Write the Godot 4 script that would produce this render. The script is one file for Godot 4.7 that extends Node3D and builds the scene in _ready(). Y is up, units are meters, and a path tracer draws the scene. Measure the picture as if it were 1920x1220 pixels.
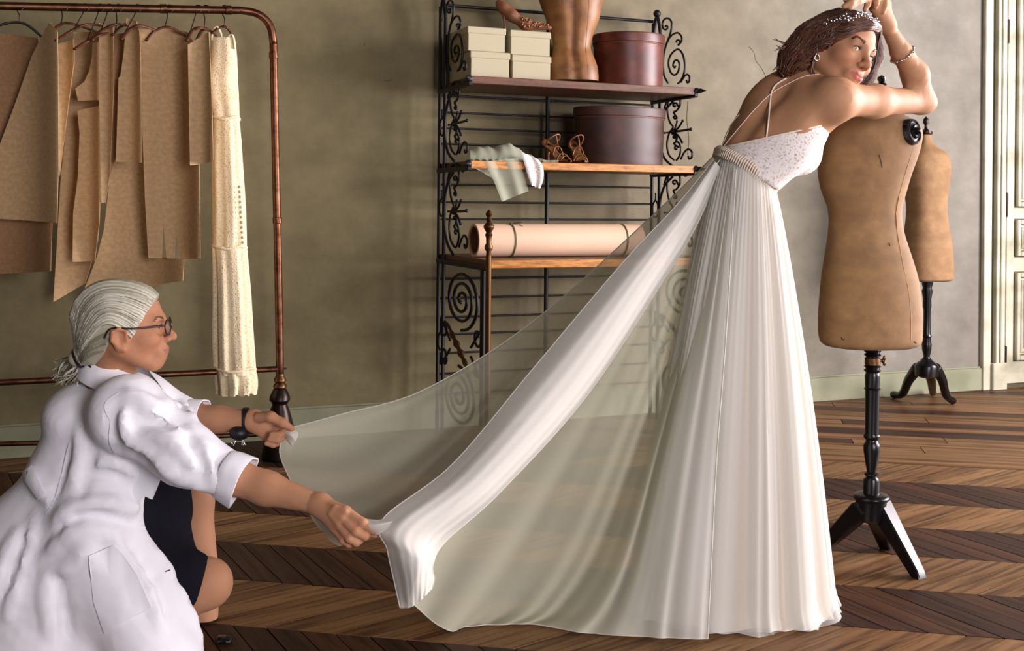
extends Node3D
# A dressmaker's atelier: a bride leans on a dress form while a seamstress spreads the train of her gown.

const F := 2100.0          # focal length in pixels of a 1920 x 1220 picture
const EYE := 1.08          # height of the lens
const ROLL := 0.0087
const HORIZON := 385.0
var WA := Vector3(-2.14, 0, -4.70)               # a point at the foot of the back wall
var WU := Vector3(0.9263, 0, -0.37679)           # along the back wall, to the right
var WN := Vector3(0.37679, 0, 0.9263)            # out of the back wall, into the room
var rng := RandomNumberGenerator.new()
var M := {}

func _ready() -> void:
	rng.seed = 7
	# camera
	var cam := Camera3D.new()
	cam.name = "camera"
	add_child(cam)
	cam.set_frustum(0.05 * 1220.0 / F, Vector2(0, -(610.0 - HORIZON) / F * 0.05), 0.05, 60.0)
	cam.position = Vector3(0, EYE, 0)
	cam.rotation.z = ROLL
	cam.current = true
	# sky and exposure
	var we := WorldEnvironment.new()
	we.name = "daylight"
	var env := Environment.new()
	env.background_mode = Environment.BG_COLOR
	env.background_color = Color(0.80, 0.86, 0.95)
	env.background_energy_multiplier = 1.0
	env.tonemap_mode = Environment.TONE_MAPPER_LINEAR
	env.tonemap_exposure = 1.0
	env.sdfgi_enabled = true
	env.ssao_enabled = true
	env.ssil_enabled = true
	we.environment = env
	add_child(we)
	# daylight through the two tall windows of the right wall and an added frontal fill from behind the camera
	window_or_fill_light("window_and_fill_light", RW(6.72, 1.75, 3.2), -WU, Vector2(2.6, 2.3), 68.0, Color(1.0, 0.955, 0.965))
	window_or_fill_light("window_and_fill_light", RW(6.72, 1.75, 6.4), -WU, Vector2(1.9, 2.3), 20.0, Color(1.0, 0.955, 0.965))
	window_or_fill_light("window_and_fill_light", RW(1.6, 1.55, 7.92), -WN, Vector2(1.6, 2.0), 24.0, Color(1.0, 0.96, 0.98))  # added fill light, put in to brighten coat, patterns and bare back
	materials()
	room()
	door_and_trim()
	chevron_floor()
	shelf_rack()
	shelf_things()
	clothes_rail()
	patterns()
	lace_dress()
	dress_forms()
	bride()
	seamstress()

func window_or_fill_light(called: String, at: Vector3, towards: Vector3, size: Vector2, energy: float, color: Color) -> void:
	var l := AreaLight3D.new()
	l.name = called
	l.area_size = size
	l.light_energy = energy
	l.light_color = color
	l.area_range = 20.0
	l.area_attenuation = 2.0
	l.shadow_enabled = true
	add_child(l, true)
	l.look_at_from_position(at, at + towards, Vector3.UP)

# ---------------------------------------------------------------- places
func ray(px: float, py: float) -> Vector3:      # direction with z = -1 through a pixel
	var dx := px - 960.0
	var dy := py - HORIZON
	return Vector3((dx * cos(ROLL) + dy * sin(ROLL)) / F, -(-dx * sin(ROLL) + dy * cos(ROLL)) / F, -1.0)

func D(px: float, py: float, z: float) -> Vector3:       # point at depth z
	return Vector3(0, EYE, 0) + ray(px, py) * z

func FL(px: float, py: float, h := 0.0) -> Vector3:       # point on the floor
	var r := ray(px, py)
	return Vector3(0, EYE, 0) + r * ((h - EYE) / r.y)

func RW(a: float, h: float, d: float) -> Vector3:        # along the wall, up, out of the wall
	return WA + WU * a + WN * d + Vector3.UP * h

func WP(px: float, py: float, d: float) -> Vector3:      # pixel on the plane d in front of the back wall
	var r := ray(px, py)
	var t := (d + WA.dot(WN)) / r.dot(WN)
	return Vector3(0, EYE, 0) + r * t

func pz(px: float, py: float, p: Vector3, nrm: Vector3) -> Vector3:   # pixel on any plane
	var r := ray(px, py)
	var o := Vector3(0, EYE, 0)
	return o + r * ((p - o).dot(nrm) / r.dot(nrm))

# ---------------------------------------------------------------- objects
func thing(called: String, label: String, category: String, at := Vector3.ZERO, group := "", turn := 0.0) -> Node3D:
	var o := Node3D.new()
	o.name = called
	add_child(o, true)
	o.position = at
	o.rotation.y = turn
	tag(o, label, category, group)
	return o

# moves a thing's origin to its base; its parts stay where they are
func settle(t: Node3D, base: Vector3) -> void:
	for c in t.get_children():
		(c as Node3D).position -= base
	t.position = base

func tag(o: Node3D, label: String, category: String, group := "") -> void:
	o.set_meta("label", label)
	o.set_meta("category", category)
	if group:
		o.set_meta("group", group)

func put(called: String, mesh: Mesh, m: Material, parent: Node3D = null, label := "") -> MeshInstance3D:
	var o := MeshInstance3D.new()
	o.name = called
	o.mesh = mesh
	o.material_override = m
	o.cast_shadow = GeometryInstance3D.SHADOW_CASTING_SETTING_DOUBLE_SIDED
	if parent:
		parent.add_child(o, true)
	else:
		add_child(o, true)
	if label:
		o.set_meta("label", label)
	return o

func struct(called: String, mesh: Mesh, m: Material, parent: Node3D = null) -> MeshInstance3D:
	var o := put(called, mesh, m, parent)
	if parent == null:
		o.set_meta("kind", "structure")
	return o

# ---------------------------------------------------------------- meshes
class MB:
	var v := PackedVector3Array()
	var n := PackedVector3Array()
	var uv := PackedVector2Array()
	var c := PackedColorArray()
	var ix := PackedInt32Array()
	var origin := Vector3.ZERO

	# rows of points; wrap closes each row; flip turns the faces over; cols gives a colour for each point
	func grid(rows: Array, wrap := false, flip := false, us := 1.0, vs := 1.0, cols: Array = []) -> MB:
		var w: int = rows[0].size()
		var cnt := w + (1 if wrap else 0)
		var base := v.size()
		var nr := rows.size()
		for i in nr:
			var row: PackedVector3Array = rows[i]
			for j in cnt:
				v.append(row[j % w] - origin)
				n.append(Vector3.ZERO)
				uv.append(Vector2(us * j / float(cnt - 1), vs * i / float(maxi(nr - 1, 1))))
				c.append(cols[i][j % w] if cols.size() else Color.WHITE)
		for i in nr - 1:
			for j in cnt - 1:
				var p := base + i * cnt + j
				tri(p, p + 1, p + cnt + 1, flip)
				tri(p, p + cnt + 1, p + cnt, flip)
		if wrap:
			for i in nr:
				var a := base + i * cnt
				var s := n[a] + n[a + cnt - 1]
				n[a] = s
				n[a + cnt - 1] = s
		return self

	func tri(a: int, b: int, d: int, flip: bool) -> void:
		if flip:
			var t := b
			b = d
			d = t
		ix.append(a)
		ix.append(b)
		ix.append(d)
		var q := (v[d] - v[a]).cross(v[b] - v[a])
		n[a] += q
		n[b] += q
		n[d] += q

	# flat polygon with its own corners
	func face(pts: PackedVector3Array, flip := false, uvs := PackedVector2Array(), col := Color.WHITE) -> void:
		var base := v.size()
		for i in pts.size():
			v.append(pts[i] - origin)
			n.append(Vector3.ZERO)
			uv.append(uvs[i] if uvs.size() else Vector2.ZERO)
			c.append(col)
		for i in range(1, pts.size() - 1):
			tri(base, base + i, base + i + 1, flip)

	func tube(pts: PackedVector3Array, r, sides := 6, flat := 1.0, up := Vector3.ZERO, cols: Array = []) -> MB:
		var rows := []
		var cc := []
		var m := pts.size()
		var t := (pts[1] - pts[0]).normalized()
		var x := up if up != Vector3.ZERO else (Vector3.UP if absf(t.y) < 0.9 else Vector3.RIGHT)
		for i in m:
			t = (pts[mini(i + 1, m - 1)] - pts[maxi(i - 1, 0)]).normalized()
			x = (x - t * x.dot(t)).normalized()
			var y := t.cross(x)
			var rad: float = r if r is float else r[i] if r.size() == m else lerpf(r[0], r[1], i / float(m - 1))
			var row := PackedVector3Array()
			for k in sides:
				var a := TAU * k / sides
				row.append(pts[i] + x * cos(a) * rad * flat + y * sin(a) * rad)
			if i == 0:
				rows.append(same(pts[0], sides))
			rows.append(row)
			if i == m - 1:
				rows.append(same(pts[i], sides))
		if cols.size():
			for i in rows.size():
				var q := []
				q.resize(sides)
				q.fill(cols[clampi(i - 1, 0, m - 1)])
				cc.append(q)
		return grid(rows, true, true, 1.0, 1.0, cc)

	func same(p: Vector3, k: int) -> PackedVector3Array:
		var a := PackedVector3Array()
		a.resize(k)
		a.fill(p)
		return a

	# profile of (radius, height) turned round y; sharp corners stay sharp
	func lathe(xf: Transform3D, prof: Array, sides := 24, sx := 1.0, sz := 1.0) -> MB:
		var vol := 0.0
		for i in prof.size() - 1:
			vol += (prof[i].x ** 2 + prof[i].x * prof[i + 1].x + prof[i + 1].x ** 2) * (prof[i + 1].y - prof[i].y)
		var rows := []
		for i in prof.size():
			var row := PackedVector3Array()
			for k in sides:
				var a := TAU * k / sides
				row.append(xf * Vector3(cos(a) * prof[i].x * sx, prof[i].y, sin(a) * prof[i].x * sz))
			rows.append(row)
			if i > 0 and i < prof.size() - 1:
				var p: Vector2 = (prof[i] - prof[i - 1]).normalized()
				var q: Vector2 = (prof[i + 1] - prof[i]).normalized()
				if p.dot(q) < 0.7:
					grid(rows, true, vol < 0)
					rows = [row]
		grid(rows, true, vol < 0)
		return self

	func box(xf: Transform3D, size: Vector3, b := 0.003) -> MB:
		var h := size * 0.5
		b = minf(b, minf(h.x, minf(h.y, h.z)) * 0.5)
		for axis in 3:
			for s in [-1.0, 1.0]:
				var a1 := (axis + 1) % 3
				var a2 := (axis + 2) % 3
				var pts := PackedVector3Array()
				for q in [[-1, -1], [1, -1], [1, 1], [-1, 1]]:
					var p := Vector3.ZERO
					p[axis] = s * h[axis]
					p[a1] = q[0] * (h[a1] - b)
					p[a2] = q[1] * (h[a2] - b)
					pts.append(xf * p)
				face(pts, s > 0, PackedVector2Array([Vector2(0, 0), Vector2(size[a1], 0), Vector2(size[a1], size[a2]), Vector2(0, size[a2])]))
		if b > 0.0:
			for axis in 3:
				var a1 := (axis + 1) % 3
				var a2 := (axis + 2) % 3
				for s1 in [-1.0, 1.0]:
					for s2 in [-1.0, 1.0]:
						var pts := PackedVector3Array()
						for q in [[-1, 0], [1, 0], [1, 1], [-1, 1]]:
							var p := Vector3.ZERO
							p[axis] = q[0] * (h[axis] - b)
							p[a1] = s1 * (h[a1] - (b if q[1] else 0.0))
							p[a2] = s2 * (h[a2] - (0.0 if q[1] else b))
							pts.append(xf * p)
						face(pts, s1 * s2 < 0)
			for sx in [-1.0, 1.0]:
				for sy in [-1.0, 1.0]:
					for sz in [-1.0, 1.0]:
						var s := Vector3(sx, sy, sz)
						face(PackedVector3Array([xf * (s * Vector3(h.x, h.y - b, h.z - b)), xf * (s * Vector3(h.x - b, h.y, h.z - b)), xf * (s * Vector3(h.x - b, h.y - b, h.z))]), sx * sy * sz > 0)
		return self

	func ball(p: Vector3, r: Vector3, basis := Basis(), sides := 12, rings := 8) -> MB:
		var rows := []
		for i in rings + 1:
			var th := PI * i / rings
			var row := PackedVector3Array()
			for k in sides:
				var a := TAU * k / sides
				row.append(p + basis * (Vector3(sin(th) * cos(a), -cos(th), sin(th) * sin(a)) * r))
			rows.append(row)
		return grid(rows, true)

	# outline (in metres) bent into a sheet: place(x, y) gives the point, nrm(x, y) its front; cut into strips across x
	func sheet(outline: PackedVector2Array, place: Callable, thick: float, step: float) -> MB:
		var lo := INF
		var hi := -INF
		for p in outline:
			lo = minf(lo, p.x)
			hi = maxf(hi, p.x)
		var count := maxi(1, int(ceil((hi - lo) / step)))
		var w := (hi - lo) / count
		for k in count:
			var x0 := lo + k * w
			var strip := PackedVector2Array([Vector2(x0, -9), Vector2(x0 + w, -9), Vector2(x0 + w, 9), Vector2(x0, 9)])
			for poly in Geometry2D.intersect_polygons(outline, strip):
				# cut lengthwise as well, so that it can bend along y
				var ylo := INF
				var yhi := -INF
				for p in poly:
					ylo = minf(ylo, p.y)
					yhi = maxf(yhi, p.y)
				var sy := step * 3.0
				for r in range(int(floor(ylo / sy)), int(floor(yhi / sy)) + 1):
					var parts: Array = Geometry2D.intersect_polygons(poly, PackedVector2Array([Vector2(-99, r * sy), Vector2(99, r * sy), Vector2(99, (r + 1) * sy), Vector2(-99, (r + 1) * sy)]))
					for part in parts:
						var t := Geometry2D.triangulate_polygon(part)
						for side in 2:
							var base := v.size()
							for p in part:
								var q: Vector3 = place.call(p.x, p.y)
								var e := 0.004
								var nn: Vector3 = (place.call(p.x + e, p.y) - q).cross(place.call(p.x, p.y + e) - q).normalized()
								v.append(q + nn * (thick * 0.5 if side == 0 else -thick * 0.5) - origin)
								n.append(nn if side == 0 else -nn)
								uv.append(p)
								c.append(Color.WHITE)
							for i in range(0, t.size(), 3):
								var ia := base + t[i]
								var ib := base + t[i + 1]
								var ic := base + t[i + 2]
								var fn := (v[ic] - v[ia]).cross(v[ib] - v[ia])
								if fn.dot(n[ia]) < 0:
									var s := ib
									ib = ic
									ic = s
								ix.append_array(PackedInt32Array([ia, ib, ic]))
		# the cut edge
		var m := outline.size()
		for i in m:
			var p := outline[i]
			var q := outline[(i + 1) % m]
			var cuts := maxi(1, int(p.distance_to(q) / (step * 2.0)))
			for k in cuts:
				var pts := PackedVector3Array()
				for e in [[k, 0.5], [k + 1, 0.5], [k + 1, -0.5], [k, -0.5]]:
					var s: Vector2 = p.lerp(q, e[0] / float(cuts))
					var o: Vector3 = place.call(s.x, s.y)
					var nn: Vector3 = (place.call(s.x + 0.004, s.y) - o).cross(place.call(s.x, s.y + 0.004) - o).normalized()
					pts.append(o + nn * thick * e[1])
				face(pts, true)
		return self

	func commit(xf := Transform3D()) -> ArrayMesh:
		for i in n.size():
			n[i] = n[i].normalized() if n[i].length_squared() > 0 else Vector3.UP
		var a := []
		a.resize(Mesh.ARRAY_MAX)
		a[Mesh.ARRAY_VERTEX] = v
		a[Mesh.ARRAY_NORMAL] = n
		a[Mesh.ARRAY_TEX_UV] = uv
		a[Mesh.ARRAY_COLOR] = c
		a[Mesh.ARRAY_INDEX] = ix
		var m := ArrayMesh.new()
		m.add_surface_from_arrays(Mesh.PRIMITIVE_TRIANGLES, a)
		return m

func mb(origin := Vector3.ZERO) -> MB:
	var m := MB.new()
	m.origin = origin
	return m

func V(a: Array) -> PackedVector3Array:
	return PackedVector3Array(a)

func smooth(pts: PackedVector3Array, per := 6) -> PackedVector3Array:      # Catmull-Rom through the points
	var out := PackedVector3Array()
	var m := pts.size()
	for i in m - 1:
		for k in per:
			out.append(pts[i].cubic_interpolate(pts[i + 1], pts[maxi(i - 1, 0)], pts[mini(i + 2, m - 1)], k / float(per)))
	out.append(pts[m - 1])
	return out

func along(pts: PackedVector3Array, t: float) -> Vector3:         # smooth point at t in 0..1 of a polyline
	var m := pts.size() - 1
	var f := clampf(t, 0.0, 1.0) * m
	var i := mini(int(f), m - 1)
	return pts[i].cubic_interpolate(pts[i + 1], pts[maxi(i - 1, 0)], pts[mini(i + 2, m)], f - i)

func curve(pts: Array, x: float) -> float:                        # [x, y] pairs, smoothly joined
	if x <= pts[0][0]:
		return pts[0][1]
	for i in pts.size() - 1:
		if x <= pts[i + 1][0]:
			var t: float = (x - pts[i][0]) / (pts[i + 1][0] - pts[i][0])
			return cubic_interpolate(pts[i][1], pts[i + 1][1], pts[maxi(i - 1, 0)][1], pts[mini(i + 2, pts.size() - 1)][1], t)
	return pts[-1][1]

func frame(at: Vector3, x: Vector3, y: Vector3) -> Transform3D:   # axes from a first direction and a rough second one
	x = x.normalized()
	var z := x.cross(y).normalized()
	return Transform3D(Basis(x, z.cross(x), z), at)

# ---------------------------------------------------------------- bodies: a field of tapered limbs, meshed as surface nets
class SDF:
	var kind := PackedInt32Array()      # 0 limb, 1 ellipsoid, 2 plane
	var op := PackedInt32Array()        # 0 join, 1 cut away, 2 keep only inside
	var A := PackedVector3Array()
	var B := PackedVector3Array()       # limb: axis; plane: outward normal; ellipsoid: radii
	var IL := PackedFloat32Array()
	var R1 := PackedFloat32Array()
	var DR := PackedFloat32Array()
	var K := PackedFloat32Array()
	var IV: Array[Basis] = []
	var all := PackedInt32Array()
	var noise: FastNoiseLite
	var amp := 0.0

	func add(k: int, o: int, a: Vector3, b: Vector3, il: float, r: float, dr: float, s: float, iv := Basis()) -> void:
		all.append(kind.size())
		kind.append(k)
		op.append(o)
		A.append(a)
		B.append(b)
		IL.append(il)
		R1.append(r)
		DR.append(dr)
		K.append(maxf(s, 0.0001))
		IV.append(iv)

	func limb(a: Vector3, b: Vector3, ra: float, rb: float, k := 0.02, o := 0) -> void:
		add(0, o, a, b - a, 1.0 / maxf((b - a).length_squared(), 1e-9), ra, rb - ra, k)

	func path(pts: Array, rs: Array, k := 0.02, o := 0) -> void:
		for i in pts.size() - 1:
			limb(pts[i], pts[i + 1], rs[i], rs[i + 1], k, o)

	func ell(p: Vector3, r: Vector3, k := 0.02, basis := Basis(), o := 0) -> void:
		add(1, o, p, r, 0, 0, 0, k, basis.orthonormalized().transposed())

	func plane(p: Vector3, nrm: Vector3, k := 0.004) -> void:
		add(2, 2, p, nrm.normalized(), 0, 0, 0, k)

	func one(i: int, p: Vector3) -> float:
		if kind[i] == 0:
			var pa := p - A[i]
			var h := clampf(pa.dot(B[i]) * IL[i], 0.0, 1.0)
			return (pa - B[i] * h).length() - R1[i] - DR[i] * h
		if kind[i] == 1:
			var q := IV[i] * (p - A[i])
			var r := B[i]
			q = q / r
			var k0 := q.length()
			var k1 := (q / r).length()
			return k0 * (k0 - 1.0) / maxf(k1, 1e-6) if k0 > 0.05 else -minf(r.x, minf(r.y, r.z))
		return (p - A[i]).dot(B[i])

	func ev(p: Vector3, act: PackedInt32Array) -> float:
		var d := 1e3
		for i in act:
			var e := one(i, p)
			var k := K[i]
			if op[i] == 0:
				var h := maxf(k - absf(d - e), 0.0) / k
				d = minf(d, e) - h * h * k * 0.25
			else:
				if op[i] == 1:
					e = -e
				var h := maxf(k - absf(d - e), 0.0) / k
				d = maxf(d, e) + h * h * k * 0.25
		if amp > 0.0:
			d += amp * noise.get_noise_3dv(p)
		return d

	func d(p: Vector3) -> float:
		return ev(p, all)

	func near(p: Vector3, reach: float) -> PackedInt32Array:
		return among(all, p, reach)

	func among(list: PackedInt32Array, p: Vector3, reach: float) -> PackedInt32Array:
		var e := PackedFloat32Array()
		var best := 1e3
		for i in list:
			var x := one(i, p)
			e.append(x)
			if op[i] == 0:
				best = minf(best, x)
		var act := PackedInt32Array()
		for q in list.size():
			var i := list[q]
			if op[i] == 0 and e[q] < best + reach + K[i] or op[i] == 1 and e[q] < reach + K[i] or op[i] == 2:
				act.append(i)
		return act

	func grad(p: Vector3) -> Vector3:
		var act := near(p, 0.01)
		var e := 0.002
		return Vector3(ev(p + Vector3(e, 0, 0), act) - ev(p - Vector3(e, 0, 0), act), ev(p + Vector3(0, e, 0), act) - ev(p - Vector3(0, e, 0), act), ev(p + Vector3(0, 0, e), act) - ev(p - Vector3(0, 0, e), act)).normalized()

	func onto(p: Vector3, off := 0.0) -> Vector3:         # the nearest place on the surface
		for k in 4:
			p -= grad(p) * (d(p) - off)
		return p

	func hit(o: Vector3, dir: Vector3, off := 0.0, t := 0.0) -> Vector3:    # where a ray meets the surface
		dir = dir.normalized()
		var best := o
		var least := 1e9
		var act := all
		for k in 160:
			var p := o + dir * t
			var x := ev(p, act) - off
			if x < 0.1 and act == all:
				act = near(p, 0.3)
			if x < least:
				least = x
				best = p
			if x < 0.0004:
				return p
			t += x * 0.7
			if t > 9.0:
				break
		return best

	func mesh(m: MB, lo: Vector3, hi: Vector3, cell: float, tint = null) -> void:
		var bs := 4
		var w := cell * bs
		var nb := Vector3i(((hi - lo) / w).ceil())
		var half := w * 0.866
		var NX := nb.x * bs + 2
		var NY := nb.y * bs + 2
		var ids := {}
		var quads := PackedInt32Array()
		var s := PackedFloat32Array()
		s.resize(125)
		var G := 6
		var wide := w * G
		var wide_half := wide * 0.866
		var todo := []
		for gz in range(0, nb.z, G):
			for gy in range(0, nb.y, G):
				for gx in range(0, nb.x, G):
					var m0 := lo + Vector3(gx, gy, gz) * w + Vector3.ONE * wide * 0.5
					var wide_act := near(m0, wide_half * 2.2)
					if absf(ev(m0, wide_act)) > wide_half * 1.6 + amp:
						continue
					for bz in range(gz, mini(gz + G, nb.z)):
						for by in range(gy, mini(gy + G, nb.y)):
							for bx in range(gx, mini(gx + G, nb.x)):
								todo.append([bx, by, bz, wide_act])
		for job in todo:
			if true:
				if true:
					var bx: int = job[0]
					var by: int = job[1]
					var bz: int = job[2]
					var o := lo + Vector3(bx, by, bz) * w
					var mid := o + Vector3.ONE * w * 0.5
					var act := among(job[3], mid, half * 2.2)
					if absf(ev(mid, act)) > half * 1.6 + amp:
						continue
					var neg := 0
					var q := 0
					for k in 5:
						for j in 5:
							for i in 5:
								var x := ev(o + Vector3(i, j, k) * cell, act)
								s[q] = x
								q += 1
								if x < 0.0:
									neg += 1
					if neg == 0 or neg == 125:
						continue
					for k in 4:
						for j in 4:
							for i in 4:
								var b := i + j * 5 + k * 25
								var s0 := s[b]
								if absf(s0) > cell * 2.4:
									continue
								var c := 0
								var f := [s0, s[b + 1], s[b + 5], s[b + 6], s[b + 25], s[b + 26], s[b + 30], s[b + 31]]
								for e in 8:
									if f[e] < 0.0:
										c += 1
								if c == 0 or c == 8:
									continue
								var sum := Vector3.ZERO
								var cnt := 0
								for e in [[0, 1], [2, 3], [4, 5], [6, 7], [0, 2], [1, 3], [4, 6], [5, 7], [0, 4], [1, 5], [2, 6], [3, 7]]:
									var fa: float = f[e[0]]
									var fb: float = f[e[1]]
									if (fa < 0.0) != (fb < 0.0):
										var t := fa / (fa - fb)
										var pa := Vector3(e[0] & 1, (e[0] >> 1) & 1, e[0] >> 2)
										var pb := Vector3(e[1] & 1, (e[1] >> 1) & 1, e[1] >> 2)
										sum += pa.lerp(pb, t)
										cnt += 1
								var p := o + (Vector3(i, j, k) + sum / cnt) * cell
								ids[bx * bs + i + (by * bs + j) * NX + (bz * bs + k) * NX * NY] = m.v.size()
								m.v.append(p - m.origin)
								m.n.append(Vector3.ZERO)
								m.uv.append(Vector2.ZERO)
								m.c.append(tint.call(p) if tint != null else Color.WHITE)
								var key := bx * bs + i + (by * bs + j) * NX + (bz * bs + k) * NX * NY
								var inside := s0 < 0.0
								if inside != (s[b + 1] < 0.0):
									quads.append_array(PackedInt32Array([key, NX, NX * NY, 1 if inside else 0]))
								if inside != (s[b + 5] < 0.0):
									quads.append_array(PackedInt32Array([key, NX * NY, 1, 1 if inside else 0]))
								if inside != (s[b + 25] < 0.0):
									quads.append_array(PackedInt32Array([key, 1, NX, 1 if inside else 0]))
		for i in range(0, quads.size(), 4):
			var k := quads[i]
			var a = ids.get(k)
			var b = ids.get(k - quads[i + 1])
			var c = ids.get(k - quads[i + 1] - quads[i + 2])
			var e = ids.get(k - quads[i + 2])
			if a == null or b == null or c == null or e == null:
				continue
			m.tri(a, b, c, quads[i + 3] == 1)
			m.tri(a, c, e, quads[i + 3] == 1)

# ---------------------------------------------------------------- materials
func noise(kind: int, freq: float, oct := 4, sd := 1, gain := 0.5) -> FastNoiseLite:
	var n := FastNoiseLite.new()
	n.noise_type = kind
	n.frequency = freq
	n.fractal_octaves = oct
	n.fractal_gain = gain
	n.seed = sd
	return n

func ntex(n: FastNoiseLite, ramp: Array, size := 512, bump := false) -> NoiseTexture2D:
	var t := NoiseTexture2D.new()
	t.width = size
	t.height = size
	t.seamless = true
	t.noise = n
	if ramp.size():
		var g := Gradient.new()
		g.offsets = PackedFloat32Array(ramp.map(func(e): return e[0]))
		g.colors = PackedColorArray(ramp.map(func(e): return e[1]))
		t.color_ramp = g
	if bump:
		t.as_normal_map = true
		t.bump_strength = 4.0
	return t

func mat(color: Color, rough := 0.7, metal := 0.0) -> StandardMaterial3D:
	var m := StandardMaterial3D.new()
	m.albedo_color = color
	m.roughness = rough
	m.metallic = metal
	return m

func tri_tex(m: StandardMaterial3D, t: Texture2D, scale: Vector3, world := false) -> StandardMaterial3D:
	m.albedo_texture = t
	m.uv1_triplanar = true
	m.uv1_world_triplanar = world
	m.uv1_scale = scale
	return m

func bump(m: StandardMaterial3D, t: Texture2D, cm: float) -> StandardMaterial3D:
	m.heightmap_enabled = true
	m.heightmap_texture = t
	m.heightmap_scale = cm
	return m

func g(x: float) -> Color:
	return Color(x, x, x)

func materials() -> void:
	var fine := ntex(noise(FastNoiseLite.TYPE_SIMPLEX, 0.09, 3, 3), [[0.0, g(0.2)], [1.0, g(0.8)]], 256)
	var soft := ntex(noise(FastNoiseLite.TYPE_SIMPLEX_SMOOTH, 0.012, 4, 5), [[0.0, g(0.0)], [1.0, g(1.0)]], 512)
	# old plaster: broad stains over a fine mottle
	var plaster := mat(Color(1, 1, 1), 0.85)
	tri_tex(plaster, ntex(noise(FastNoiseLite.TYPE_SIMPLEX_SMOOTH, 0.006, 6, 11, 0.62), [[0.0, Color(0.40, 0.385, 0.345)], [0.38, Color(0.455, 0.44, 0.40)], [0.55, Color(0.48, 0.465, 0.425)], [0.75, Color(0.505, 0.49, 0.45)], [1.0, Color(0.55, 0.54, 0.51)]], 1024), Vector3.ONE * 0.45)
	bump(plaster, ntex(noise(FastNoiseLite.TYPE_SIMPLEX, 0.03, 5, 21), [[0.0, g(0.1)], [1.0, g(0.9)]], 512), 0.25)
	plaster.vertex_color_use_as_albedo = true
	M.plaster = plaster
	M.crack = mat(Color(0.36, 0.32, 0.22), 0.9)
	M.white_room = mat(Color(0.30, 0.28, 0.25), 0.9)
	var paint := mat(Color(1, 1, 1), 0.5)
	tri_tex(paint, ntex(noise(FastNoiseLite.TYPE_SIMPLEX_SMOOTH, 0.01, 5, 31), [[0.0, Color(0.58, 0.57, 0.47)], [0.35, Color(0.70, 0.69, 0.60)], [0.6, Color(0.75, 0.74, 0.66)], [1.0, Color(0.79, 0.78, 0.71)]], 512), Vector3.ONE * 0.8)
	M.paint = paint
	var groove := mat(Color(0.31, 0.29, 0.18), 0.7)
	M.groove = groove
	M.skirting = tri_tex(mat(Color(1, 1, 1), 0.6), ntex(noise(FastNoiseLite.TYPE_SIMPLEX_SMOOTH, 0.012, 4, 8), [[0.0, Color(0.43, 0.44, 0.34)], [0.5, Color(0.52, 0.53, 0.42)], [1.0, Color(0.60, 0.60, 0.50)]], 256), Vector3.ONE * 0.9)
	# wood
	var grain := noise(FastNoiseLite.TYPE_SIMPLEX_SMOOTH, 0.012, 5, 17, 0.6)
	var woodtex := ntex(grain, [[0.0, Color(0.45, 0.40, 0.36)], [0.4, Color(0.80, 0.76, 0.72)], [0.55, Color(0.92, 0.90, 0.86)], [1.0, Color(1, 1, 1)]], 512)
	var grainbump := ntex(grain, [[0.0, g(0)], [1.0, g(1)]], 512)
	var tones := [Color(0.249, 0.154, 0.104), Color(0.226, 0.139, 0.096), Color(0.273, 0.171, 0.112), Color(0.209, 0.125, 0.088), Color(0.290, 0.184, 0.121), Color(0.237, 0.152, 0.107)]
	var light := [Color(0.489, 0.364, 0.237), Color(0.463, 0.338, 0.221), Color(0.523, 0.394, 0.264), Color(0.436, 0.322, 0.211), Color(0.498, 0.381, 0.254), Color(0.471, 0.357, 0.237)]  # paler copies: the sheen of every second strip painted into the wood colour
	M.planks = []
	for k in 12:
		var w := mat(tones[k] if k < 6 else light[k - 6], 0.5)
		w.albedo_texture = woodtex
		w.uv1_scale = Vector3(0.13, 2.6, 1)
		w.uv1_offset = Vector3(k * 0.173, k * 0.291, 0)
		bump(w, grainbump, 0.05)
		w.metallic_specular = 0.28
		M.planks.append(w)
	M.joint = mat(Color(0.12, 0.075, 0.05), 0.9)
	var shelfwood := tri_tex(mat(Color(0.42, 0.26, 0.14), 0.45), woodtex, Vector3(0.7, 8, 8))
	M.shelf_dark = shelfwood
	M.shelf_gold = tri_tex(mat(Color(0.86, 0.60, 0.28), 0.4), woodtex, Vector3(0.9, 9, 9))
	M.iron = mat(Color(0.085, 0.078, 0.09), 0.5, 0.35)
	M.brass = mat(Color(0.38, 0.28, 0.18), 0.45, 1.0)
	M.copper = tri_tex(mat(Color(0.45, 0.31, 0.235), 0.42, 1.0), ntex(noise(FastNoiseLite.TYPE_SIMPLEX_SMOOTH, 0.02, 4, 41), [[0.0, Color(0.55, 0.5, 0.48)], [0.5, Color(0.9, 0.88, 0.86)], [1.0, Color(1, 1, 1)]], 256), Vector3.ONE * 3)
	M.bronze = mat(Color(0.16, 0.12, 0.10), 0.35, 0.7)
	M.black = mat(Color(0.045, 0.042, 0.055), 0.28)
	M.black.clearcoat_enabled = true
	M.black.clearcoat = 0.25
	M.black.metallic_specular = 0.35
	M.black.clearcoat_roughness = 0.25
	M.satin_black = mat(Color(0.055, 0.05, 0.065), 0.5)
	# paper and board
	var kraft := tri_tex(mat(Color(0.80, 0.665, 0.48), 0.8), ntex(noise(FastNoiseLite.TYPE_SIMPLEX, 0.05, 4, 51), [[0.0, g(0.86)], [1.0, g(1.0)]], 256), Vector3.ONE * 3)
	kraft.cull_mode = BaseMaterial3D.CULL_DISABLED
	M.kraft = kraft
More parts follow.
